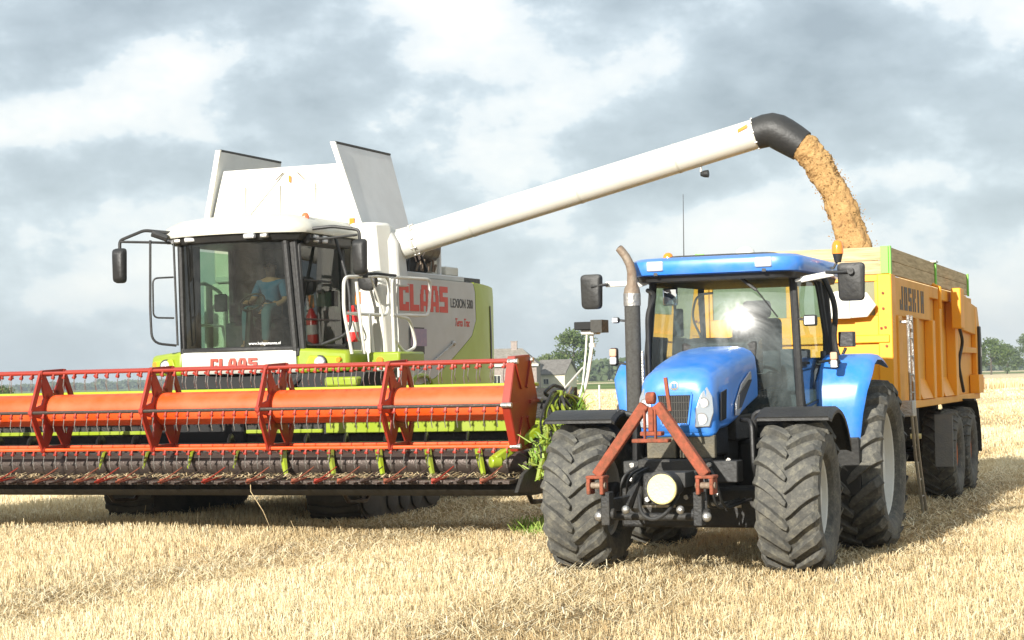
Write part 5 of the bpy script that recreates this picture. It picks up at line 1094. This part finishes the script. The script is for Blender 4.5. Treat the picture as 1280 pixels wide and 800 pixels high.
# fire extinguisher, black round filter, beside the door
ext = MB().lathe([(2.48, .07), (2.50, .085), (2.88, .085), (2.95, .05), (3.0, .03)], 'z', 18, (1.30, 1.0, 0)).build('fire_extinguisher', 'xred', CH); MB().lathe([(2.62, .0865), (2.76, .0865)], 'z', 18, (1.30, 1.0, 0), cap=False).build('paper_label', 'white', ext)
MB().lathe([(-.05, .12), (-.04, .14), (.06, .14), (.08, .001)], 'y', 20, (1.45, 1.2, 3.35)).build('round_filter', 'black', CH)
MB().box(1.30, 1.38, 1.1, 1.12, 3.02, 3.2).build('warning_sticker', 'amber', CH)
# cab interior
b = MB(); b.box(-.20, .32, .75, 1.25, 2.70, 2.86); b.box(-.18, .30, 1.2, 1.36, 2.8, 3.5); b.build('driver_seat', 'seat', CH, bevel=.06)
b = MB(); b.tube([(-.02, .30, 2.4), (.0, .36, 3.0)], .05, 8); b.tube([(.0 + .19 * math.cos(t), .42 + .12 * math.sin(t), 3.08 + .12 * math.sin(t)) for t in [i * math.pi / 10 for i in range(20)]], .016, 6, True); b.build('steering_column', 'black', CH)
MB().box(-.42, -.24, .5, 1.0, 2.9, 3.06).build('armrest_console', 'seat', CH, bevel=.02); MB().box(-.5, -.3, .2, .25, 2.95, 3.2).build('monitor', 'black', CH, bevel=.02)
MB().box(.55, .88, .6, 1.3, 2.4, 3.0).build('side_box', 'seat', CH, bevel=.04)
MB().box(-.62, -.30, .7, 1.2, 2.4, 2.8).build('side_seat', 'seat', CH, bevel=.04)
# feeder house and dark void below
b = MB(); b.hexa([(-.75, -1.2, .85), (.75, -1.2, .85), (.75, .9, 1.3), (-.75, .9, 1.3), (-.75, -1.2, 1.6), (.75, -1.2, 1.6), (.75, .9, 2.1), (-.75, .9, 2.1)]); b.build('feeder_house', 'dark', CH, bevel=.02)
MB().hexa([(-.85, -.12, 1.82), (1.95, -.12, 1.82), (1.95, .9, 1.82), (-.85, .9, 1.82), (-1.1, -.02, 2.04), (2.0, -.02, 2.04), (2.0, .9, 2.04), (-1.1, .9, 2.04)]).build('cab_underside', 'dark', CH)
MB().tube([(1.0, .0, 2.0), (.9, -.2, 1.85), (.85, -.3, 1.5)], .06, 8).build('feeder_hose', 'black', CH)
MB().box(-2.0, 2.0, .55, 1.45, .72, 1.22).build('front_axle', 'dark', CH, bevel=.03)

# header -------------------------------------------------------------
XL, XR = -5.30, 5.42
HD = MB().prism([(-.98, .72), (-.98, 1.78), (-1.08, 1.78), (-1.12, 1.74), (-1.06, .80), (-1.3, .74), (-2.3, .70), (-3.05, .70), (-3.1, .62), (-2.4, .58), (-1.1, .60)], 'x', XL, XR).build('header', 'cast', CH)
MB().box(XL, 4.9, -1.16, -.95, 1.80, 1.85).build('header_top_beam', 'limed', HD, bevel=.015)
MB().box(XL, 1.9, -1.125, -1.085, 1.25, 1.30).build('back_panel', 'lime', HD, bevel=.006); MB().box(1.95, XR, -1.125, -1.085, 1.24, 1.40).build('back_panel', 'lime', HD, bevel=.006)
MB().box(XL, XR, -1.14, -1.10, .98, 1.03).build('lower_stripe', 'lime', HD)
MB().prism([(-3.12, .63), (-2.5, .59), (-1.1, .61), (-1.1, .55), (-2.5, .53), (-3.0, .55)], 'x', XL, XR).build('header_belly', 'cast', HD)  # belly coloured near black to carry the shade under the header
MB().box(XL, XR, -3.30, -3.02, .70, .745).build('knife_bar', 'brownst', HD, bevel=.006)
# intake auger with flighting
ax_y, ax_z, ar = -1.72, .96, .19
iau = MB().cyl((XL + .1, ax_y, ax_z), (XR - .15, ax_y, ax_z), ar, n=28).build('intake_auger', 'brownst', HD)
fl = MB(); turns = 8.5
for (xs, xe, hand) in ((XL + .15, -.45, 1), (XR - .2, .45, -1)):
    n = 140; A = []; B = []
    for i in range(n + 1):
        t = i / n; x = xs + (xe - xs) * t; a = hand * t * turns * 2 * math.pi
        A.append(fl.bm.verts.new((x, ax_y + .18 * math.cos(a), ax_z + .18 * math.sin(a)))); B.append(fl.bm.verts.new((x, ax_y + .31 * math.cos(a), ax_z + .31 * math.sin(a))))
    for i in range(n): fl.bm.faces.new((A[i], A[i + 1], B[i + 1], B[i]))
flo = fl.build('auger_flighting', 'brownst', HD); so = flo.modifiers.new('s', 'SOLIDIFY'); so.thickness = .008
# lower front roller-like tube seen under the reel and the cut straw on the table
MB().cyl((XL + .05, -2.35, .90), (XR - .1, -2.35, .90), .155, n=28).build('table_tube', 'brownst', HD)
# reel
ry, rz, rr = -2.62, 1.62, .56
RE = MB().cyl((XL + .12, ry, rz), (5.30, ry, rz), .205, n=32).build('reel_tube', 'orange', HD)
ang = [math.pi / 3 * k + R(2) for k in range(6)]
V6 = [(ry + rr * .86 * math.cos(a), rz + rr * 1.02 * math.sin(a)) for a in ang]
def spider(x):
    b = MB()
    for k in range(6):
        p, q = V6[k], V6[(k + 1) % 6]; m_ = ((p[0] + q[0]) / 2, (p[1] + q[1]) / 2)
        b.beam((x, *p), (x, *q), .055, .03, (1, 0, 0)) if k in (1, 4) else None
        i1 = (ry + .22 * math.cos(ang[k] + .25), rz + .22 * math.sin(ang[k] + .25)); i2 = (ry + .22 * math.cos(ang[k] - .25), rz + .22 * math.sin(ang[k] - .25))
        b.beam((x, *p), (x, *i1), .032, .085, (1, 0, 0)) if 0 else b.beam((x, *p), (x, *i1), .095, .032, (1, 0, 0)); b.beam((x, *p), (x, *i2), .095, .03, (1, 0, 0))
        b.beam((x, p[0] * .98 + q[0] * .02, p[1] * .98 + q[1] * .02), (x, q[0] * .98 + p[0] * .02, q[1] * .98 + p[1] * .02), .075, .012, (1, 0, 0)) if 0 else None
        b.cyl((x - .03, *p), (x + .03, *p), .04, n=10)
    # outer hexagon rim
    for k in range(6):
        p, q = V6[k], V6[(k + 1) % 6]; b.beam((x, *p), (x, *q), .085, .034, (1, 0, 0))
    b.lathe([(-.016, .21), (-.016, .275), (.016, .275), (.016, .21)], 'x', 24, (x, ry, rz), cap=False)
    return b
for k in range(6):
    x = 3.72 - 1.655 * k
    if x > XL: spider(x).build('reel_spider', 'red', RE, bevel=.004)
for xe in (5.34, XL + .1):
    b = MB(); b.prism([(p[0] * 1.0 - (p[0] - ry) * .06, p[1] + (p[1] - rz) * .10) for p in V6], 'x', xe - .012, xe + .012); ep = b.build('reel_end_plate', 'red', RE, bevel=.004)
    for k in range(6):
        p, q = V6[k], V6[(k + 1) % 6]; MB().beam((xe - .04, ry + (p[0] - ry) * .94, rz + (p[1] - rz) * 1.1), (xe - .04, ry + (q[0] - ry) * .94, rz + (q[1] - rz) * 1.1), .02, .09, (1, 0, 0)).build('plate_flange', 'red', ep)
        MB().beam((xe + .02, ry + (p[0] - ry) * .35, rz + (p[1] - rz) * .35), (xe + .02, ry + (p[0] - ry) * .95, rz + (p[1] - rz) * .95), .04, .02, (1, 0, 0)).build('plate_rib', 'red', ep)
        MB().cyl((xe - .08, *p), (xe + .05, *p), .03, n=10).build('plate_bolt', 'steel', ep)
for k, p in enumerate(V6):
    tb = MB().cyl((XL + .1, *p), (5.32, *p), .022, n=8); bar = tb.build('tine_bar', 'orange' if k in (4, 5) else ('brownst' if k == 3 else 'red'), RE)
    cl = MB(); tn = MB(); x = 5.22; kk = 0
    while x > -3.4:
        cl.beam((x, p[0] - .005, p[1] - .015), (x - .010, p[0] - .012, p[1] - .065), .022, .024, (0, 1, 0))
        cl.tube([(x - .03, p[0] - .012, p[1] - .06), (x + .012, p[0] - .018, p[1] - .070)], .015, 6)
        tn.tube([(x, p[0] - .02, p[1] - .06), (x - .01, p[0] - .03, p[1] - .17), (x - .012, p[0] + .0, p[1] - .25)], .006, 4)
        x -= .165 + .012 * math.sin(kk * 1.7); kk += 1
    tag(cl.build('tine_clips', 'red', bar), kind='stuff'); tag(tn.build('tines', 'steel', bar), kind='stuff')
# knife guards and crop lifters along the cutter bar
gd = MB(); kx = XL + .1
while kx < XR: gd.beam((kx, -3.02, .735), (kx, -3.42, .715), .022, .02); kx += .0762 * 2
tag(gd.build('knife_guards', 'brownst', HD), kind='stuff')
kx = 5.15; i = 0
while kx > -3.4:
    m_ = 'red' if i % 5 == 2 else ('brownst' if i % 2 else 'rust')
    cl_ = MB().tube([(kx, -3.02, .78), (kx - .0, -3.45, .73), (kx + .01, -3.52, .74), (kx + .05, -3.35, .79), (kx + .11, -3.12, .90)], [.012, .014, .010, .009, .007], 6).box(kx - .09, kx - .04, -3.32, -3.24, .71, .77).build('crop_lifter', m_, HD)
    kx -= .305; i += 1
# pale chaff and stalks caught on the table
n = 2600; cx_ = XL + (XR - XL) * rng.random(n); cy_ = -3.15 + .75 * rng.random(n) ** 1.6; an = rng.random(n) * 6.28
cf = blades('caught_straw', cx_, cy_, .745 + .05 * rng.random(n), .004 + .03 * rng.random(n), np.full(n, .012), 0, an + 1.57, np.clip(.35 + .3 * rng.random(n), 0, 1), strawm, (np.cos(an) * .10, np.sin(an) * .10)); cf.parent = HD; cf['kind'] = 'stuff'
for (x, z, c) in ((2.05, .75, 1.6),):
    MB().tube([(x, -3.3, .78), (x + .05, -3.38, .62), (x + .12 + .05 * c, -3.35, .38), (x + .16 + .08 * c, -3.36, .20)], [.004, .005, .004, .002], 5).build('hanging_stalk', 'wood', HD)
# lime reel arms / fingers reaching over the auger on the right half
for k in range(9):
    x = 4.70 - .66 * k; q_ = 1 if k < 5 else .45
    MB().tube([(x - .06, -2.28, 1.09), (x - .02, -2.45, 1.05), (x + .05 * q_, -2.57, .95), (x + .14 * q_, -2.68, .95 - .17 * q_)], [.03 * q_, .05 * q_, .045 * q_, .03 * q_], 6).build('feed_finger', 'limeold' if k % 2 else 'lime', HD)
MB().beam((5.10, -2.95, .96), (5.45, -2.35, 1.32), .12, .11).cyl((5.06, -3.0, .94), (5.16, -2.9, .94), .07).build('reel_arm', 'lime', HD, bevel=.02)
# right end: divider wall, chains, hoses, cylinder
er = MB(); er.prism([(-3.2, .60), (-3.0, .80), (-2.4, .98), (-1.5, 1.10), (-1.0, 1.70), (-.95, .62), (-2.5, .56)], 'x', XR + .01, XR + .06); eo = er.build('end_wall', 'cast', HD, bevel=.01)
MB().beam((5.50, -2.75, .92), (5.56, -1.35, 1.25), .08, .10).beam((5.50, -1.35, 1.2), (5.55, -2.0, 1.72), .10, .10).build('tilt_arm', 'limeold', eo, bevel=.02)
MB().box(5.49, 5.62, -2.4, -1.9, .95, 1.25).box(5.5, 5.66, -1.7, -1.2, .72, 1.05).build('gear_case', 'limeold', eo, bevel=.03)
MB().lathe([(-.03, .16), (-.03, .22), (.03, .22), (.03, .16)], 'x', 24, (5.56, -2.0, 1.18)).build('sprocket', 'cast', eo); MB().lathe([(-.03, .08), (-.03, .13), (.03, .13), (.03, .08)], 'x', 20, (5.58, -2.6, 1.0)).build('sprocket', 'limeold', eo)
MB().tube([(5.52, -2.55, 1.10), (5.52, -1.75, 1.62)], .045, 10).build('hydraulic_cylinder', 'limeold', eo); MB().tube([(5.52, -1.75, 1.62), (5.52, -1.5, 1.78)], .022, 8).build('piston_rod', 'steel', eo)
for k in range(6):
    a = rnd.random()
    MB().tube(round_poly([(5.45 + .03 * k, -2.3 + .12 * k, 1.05 + .05 * k), (5.5 + .02 * k, -2.5 + .1 * k, 1.45 + .05 * k), (5.55, -2.15 + .12 * k, 1.78 - .02 * k), (5.52 + .03 * k, -1.75 + .08 * k, 1.60), (5.5, -1.6, 1.2)], .14, closed=False), .016 + .004 * (k % 2), 6).build('hydraulic_hose', ('black', 'limeold', 'black', 'limeold', 'black', 'limeold')[k], eo)
MB().tube(round_poly([(5.40, -2.1, 1.72), (5.45, -1.9, 1.82), (5.52, -1.7, 1.76), (5.48, -1.85, 1.62)], .06), .022, 8, True).build('coiled_hose', 'black', eo)
for k in range(9):
    y = -2.75 + .2 * k; MB().tube([(5.55, y, .72), (5.60, y + .03, .95 + .1 * (k % 3)), (5.56, y + .1, 1.12 + .14 * (k % 2))], [.03, .035, .02], 6).build('chain_guard', ('limeold', 'limeold', 'black')[k % 3], eo)
for k in range(16):
    y = -2.7 + .1 * k; z = 1.0 + .28 * rnd.random() + .05 * k * (k < 10); x = 5.52 + .16 * rnd.random()
    MB().tube(round_poly([(x, y, z - .2), (x + .06, y - .08, z + .05), (x - .04, y + .06, z + .16), (x + .05, y + .15, z + .02)], .06, closed=False), .012 + .012 * rnd.random(), 6).build('hydraulic_hose', ('black', 'limeold', 'limeold')[k % 3], eo)
for k in range(7): MB().box(5.50, 5.58 + .08 * rnd.random(), -2.6 + .22 * k, -2.5 + .22 * k, .85 + .08 * k, .98 + .1 * k).build('bracket', 'limeold', eo, bevel=.01)
n = 620; k_ = rng.integers(0, 9, n); cy2 = -2.75 + .17 * k_ + .07 * rng.normal(size=n); cz2 = .95 + .06 * k_ + .13 * rng.normal(size=n); cx2 = 5.56 + .07 * rng.normal(size=n)
lv = blades('caught_leaves', cx2, cy2, cz2, .04 + .07 * rng.random(n), np.full(n, .028), .9, rng.random(n) * 3.14, rng.random(n), grass_b); lv.parent = eo; lv['kind'] = 'stuff'
# bent white mast with its small dark sensor box
ms_ = MB().tube(round_poly([(5.50, -1.35, 1.45), (5.55, -1.05, 1.75), (5.52, -.80, 2.05), (5.50, -.62, 2.30), (5.50, -.62, 2.50)], .2, closed=False), .024, 10).build('white_mast', 'white', HD)
for pl in ([(5.50, -1.30, 1.45), (5.50, -1.0, 1.80), (5.46, -.75, 2.2), (5.45, -.65, 2.50)], [(5.50, -2.05, 1.62), (5.50, -1.3, 1.90), (5.50, -.98, 2.02)], [(5.62, -.72, 1.05), (5.62, -.72, 1.8)]): MB().tube(pl, .013, 8).build('mast_stay', 'white', ms_)
MB().cyl((5.50, -.62, 2.28), (5.50, -.62, 2.33), .045).build('mast_collar', 'white', ms_)
MB().box(5.32, 5.62, -.78, -.55, 2.50, 2.60).build('sensor_box', 'dark', ms_, bevel=.01); MB().box(5.55, 5.70, -.80, -.54, 2.46, 2.62).build('sensor_plate', 'mesh', ms_); MB().box(5.38, 5.60, -.70, -.56, 2.44, 2.50).build('sensor_mount', 'white', ms_, bevel=.01)
# skids under the header
for x in (-3.9, -.9, 2.6, 5.1): MB().tube([(x, -2.0, .58), (x, -1.8, .40), (x, -1.3, .38), (x + .02, -1.0, .60)], .03, 6).build('skid', 'brownst', HD)

# ------------------------------------------------------------------ grain stream
def c2w(p):
    a = R(22); return Vector((-3.86 + p[0] * math.cos(a) + p[1] * math.sin(a), 27.0 - p[0] * math.sin(a) + p[1] * math.cos(a), p[2]))
e0 = c2w(sp[-2]); e1 = c2w(sp[-1]); dr_ = (e1 - e0).normalized()
pts = [e1 - dr_ * .05]; vel = dr_ * 2.05; p = e1.copy(); tt = 0
land = 3.05
while p.z > land and tt < 2: vel.z -= 9.8 * .035; p = p + vel * .035; pts.append(p.copy()); tt += .035
def stream(name, radf, seed):
    b = MB(); n = 72; m_ = len(pts) - 1; rings = []
    for i in range(161):
        t = i / 160 * m_; k = min(int(t), m_ - 1); c = pts[k].lerp(pts[k + 1], t - k); tg = (pts[k + 1] - pts[k]).normalized(); u = Vector((0, 1, 0)); u = (u - tg * u.dot(tg)).normalized(); w = tg.cross(u)
        rings.append([c + (u * math.cos(a) + w * math.sin(a)) * radf(i / 160, a) for a in [2 * math.pi * q / n for q in range(n)]])
    b.ringloft(rings); return b
from mathutils import noise as mn
def rf_(t, a):
    r = .205 - .03 * min(1, t * 3) + .04 * t
    return r * (1 + .23 * min(1, t * 4) * mn.noise(Vector((math.cos(a) * 1.2, math.sin(a) * 1.2, t * 9))) + .13 * mn.noise(Vector((math.cos(a) * 3, math.sin(a) * 3, t * 26 + 5)))) + .012 * mn.noise(Vector((math.cos(a) * 9, math.sin(a) * 9, t * 80))) + .010 * (rnd.random() - .5)
gs_ = stream('grain_stream', rf_, 3).build('grain_stream', 'grain', smooth=60); tag(gs_, 'thick stream of golden wheat grain pouring from the black spout into the trailer', 'grain', kind='stuff')
# stray kernels round the stream
b = MB()
for k in range(1600):
    t = rnd.random() * (len(pts) - 2); i = int(t); c = pts[i].lerp(pts[i + 1], t - i); a = rnd.random() * 6.28; r = .185 + .15 * rnd.random() ** 3.5 * (t / len(pts) + .3)
    q = c + Vector((math.cos(a) * r, math.sin(a) * r * .9, rnd.random() * .05)); s_ = .006
    b.hexa([q + Vector((x * s_, y * s_, z * s_)) for x, y, z in ((-1, -1, -1), (1, -1, -1), (1, 1, -1), (-1, 1, -1), (-1, -1, 1), (1, -1, 1), (1, 1, 1), (-1, 1, 1))])
tag(b.build('loose_grain', 'grain'), 'single wheat kernels flying beside the pouring stream', 'grain', kind='stuff')

# ------------------------------------------------------------------ the driver
def skin_body(name, verts, edges, radii, mat, parent, root=0, sub=2):
    me = bpy.data.meshes.new(name); me.from_pydata(verts, edges, []); o = bpy.data.objects.new(name, me); COL.objects.link(o)
    sk_ = o.modifiers.new('skin', 'SKIN'); ss = o.modifiers.new('sub', 'SUBSURF'); ss.levels = sub; ss.render_levels = sub
    for i, v in enumerate(me.skin_vertices[0].data):
        v.radius = radii[i] if isinstance(radii[i], tuple) else (radii[i], radii[i]); v.use_root = (i == root)
    dg = bpy.context.evaluated_depsgraph_get(); m2 = bpy.data.meshes.new_from_object(o.evaluated_get(dg)); bpy.data.objects.remove(o)
    m2.materials.clear(); m2.materials.append(M[mat]); m2.polygons.foreach_set('use_smooth', [True] * len(m2.polygons)); o = bpy.data.objects.new(name, m2); COL.objects.link(o)
    if parent: o.parent = parent
    return o
def chain(ch):
    V = []; E = []; Rr = []
    for c in ch:
        base = None
        for k, it in enumerate(c):
            if isinstance(it, int): base = it; continue
            V.append(it[0]); Rr.append(it[1])
            if base is not None: E.append((base, len(V) - 1))
            base = len(V) - 1
    return V, E, Rr
seat = c2w((.06, .90, 2.86)); PR = empty('person', seat, -R(22)); tag(PR, 'person in a blue shirt and jeans sitting at the wheel in the harvester cab', 'person')
# one continuous body: pelvis 0, spine 1-3, neck 4, head 5-6
BV, BE, BR = chain([
 [((0, 0, .08), .13), ((0, .0, .25), .13), ((0, -.02, .42), .145), ((0, -.02, .52), .10), ((0, -.03, .60), .055), ((0, -.045, .70), .085), ((0, -.045, .80), .075)],
 [3, ((-.18, -.02, .50), .065), ((-.26, -.10, .26), .048), ((-.20, -.32, .20), .035), ((-.17, -.40, .22), .026)],
 [3, ((.18, -.02, .50), .065), ((.25, -.06, .25), .048), ((.12, -.30, .12), .035), ((.09, -.36, .10), .026)],
 [0, ((-.10, -.08, .08), .10), ((-.16, -.46, .12), .075), ((-.15, -.50, -.28), .05), ((-.15, -.52, -.40), .045), ((-.15, -.64, -.43), .038)],
 [0, ((.10, -.08, .08), .10), ((.16, -.46, .12), .075), ((.17, -.50, -.28), .05), ((.17, -.52, -.40), .045), ((.17, -.64, -.43), .038)]])
body_o = skin_body('body', BV, BE, BR, 'skin', PR)
V, E, Q = chain([[((0, .0, .16), .15), ((0, .0, .27), .145), ((0, -.02, .43), .16), ((0, -.02, .53), .115)], [3, ((-.18, -.02, .50), .080), ((-.265, -.09, .28), .062)], [3, ((.18, -.02, .50), .080), ((.255, -.06, .27), .062)]])
skin_body('shirt', V, E, Q, 'shirt', PR)
V, E, Q = chain([[((0, 0, .06), .14), ((0, 0, .16), .145)], [0, ((-.10, -.08, .08), .115), ((-.16, -.46, .12), .09), ((-.15, -.50, -.25), .066), ((-.15, -.51, -.36), .065)], [0, ((.10, -.08, .08), .115), ((.16, -.46, .12), .09), ((.17, -.50, -.25), .066), ((.17, -.51, -.36), .065)]])
skin_body('jeans', V, E, Q, 'jeans', PR)
MB().ball((0, -.018, .800), .092, .094, .072, zmin=-.3).build('hair', 'hair', PR)
for s in (-1, 1):
    MB().ball((s * .033, -.128, .745), .011).build('eye', 'dark', PR); MB().ball((s * .092, -.04, .735), .012, .02, .03).build('ear', 'skin', PR)
MB().ball((0, -.142, .715), .016, .02, .025).build('nose', 'skin', PR); MB().box(-.025, .025, -.134, -.122, .672, .680).build('mouth', 'exhr', PR)
def hand(wx, wy, wz, s, dirv):
    dv = Vector(dirv).normalized(); up = Vector((0, 0, 1)); sd_ = dv.cross(up).normalized() * s; w = Vector((wx, wy, wz))
    ch = [[(w, .024), (w + dv * .045, (.022, .036)), (w + dv * .08, (.018, .036))]]
    for k, ln in enumerate((.060, .068, .064, .050)):
        o_ = w + dv * .082 + sd_ * (.030 - .020 * k); ch.append([2, (o_, .010), (o_ + dv * ln * .55 - up * .012, .0095), (o_ + dv * ln * .75 - up * .035, .0085)])
    o_ = w + dv * .03 + sd_ * .035; ch.append([1, (o_, .013), (o_ + dv * .03 + sd_ * .018 - up * .008, .011), (o_ + dv * .055 + sd_ * .016 - up * .02, .009)])
    V, E, Q = chain(ch); skin_body('hand', [tuple(v) for v in V], E, Q, 'skin', PR, 0, 1)
hand(-.17, -.40, .22, -1, (.15, -1, .05)); hand(.09, -.36, .10, 1, (-.2, -1, -.15))
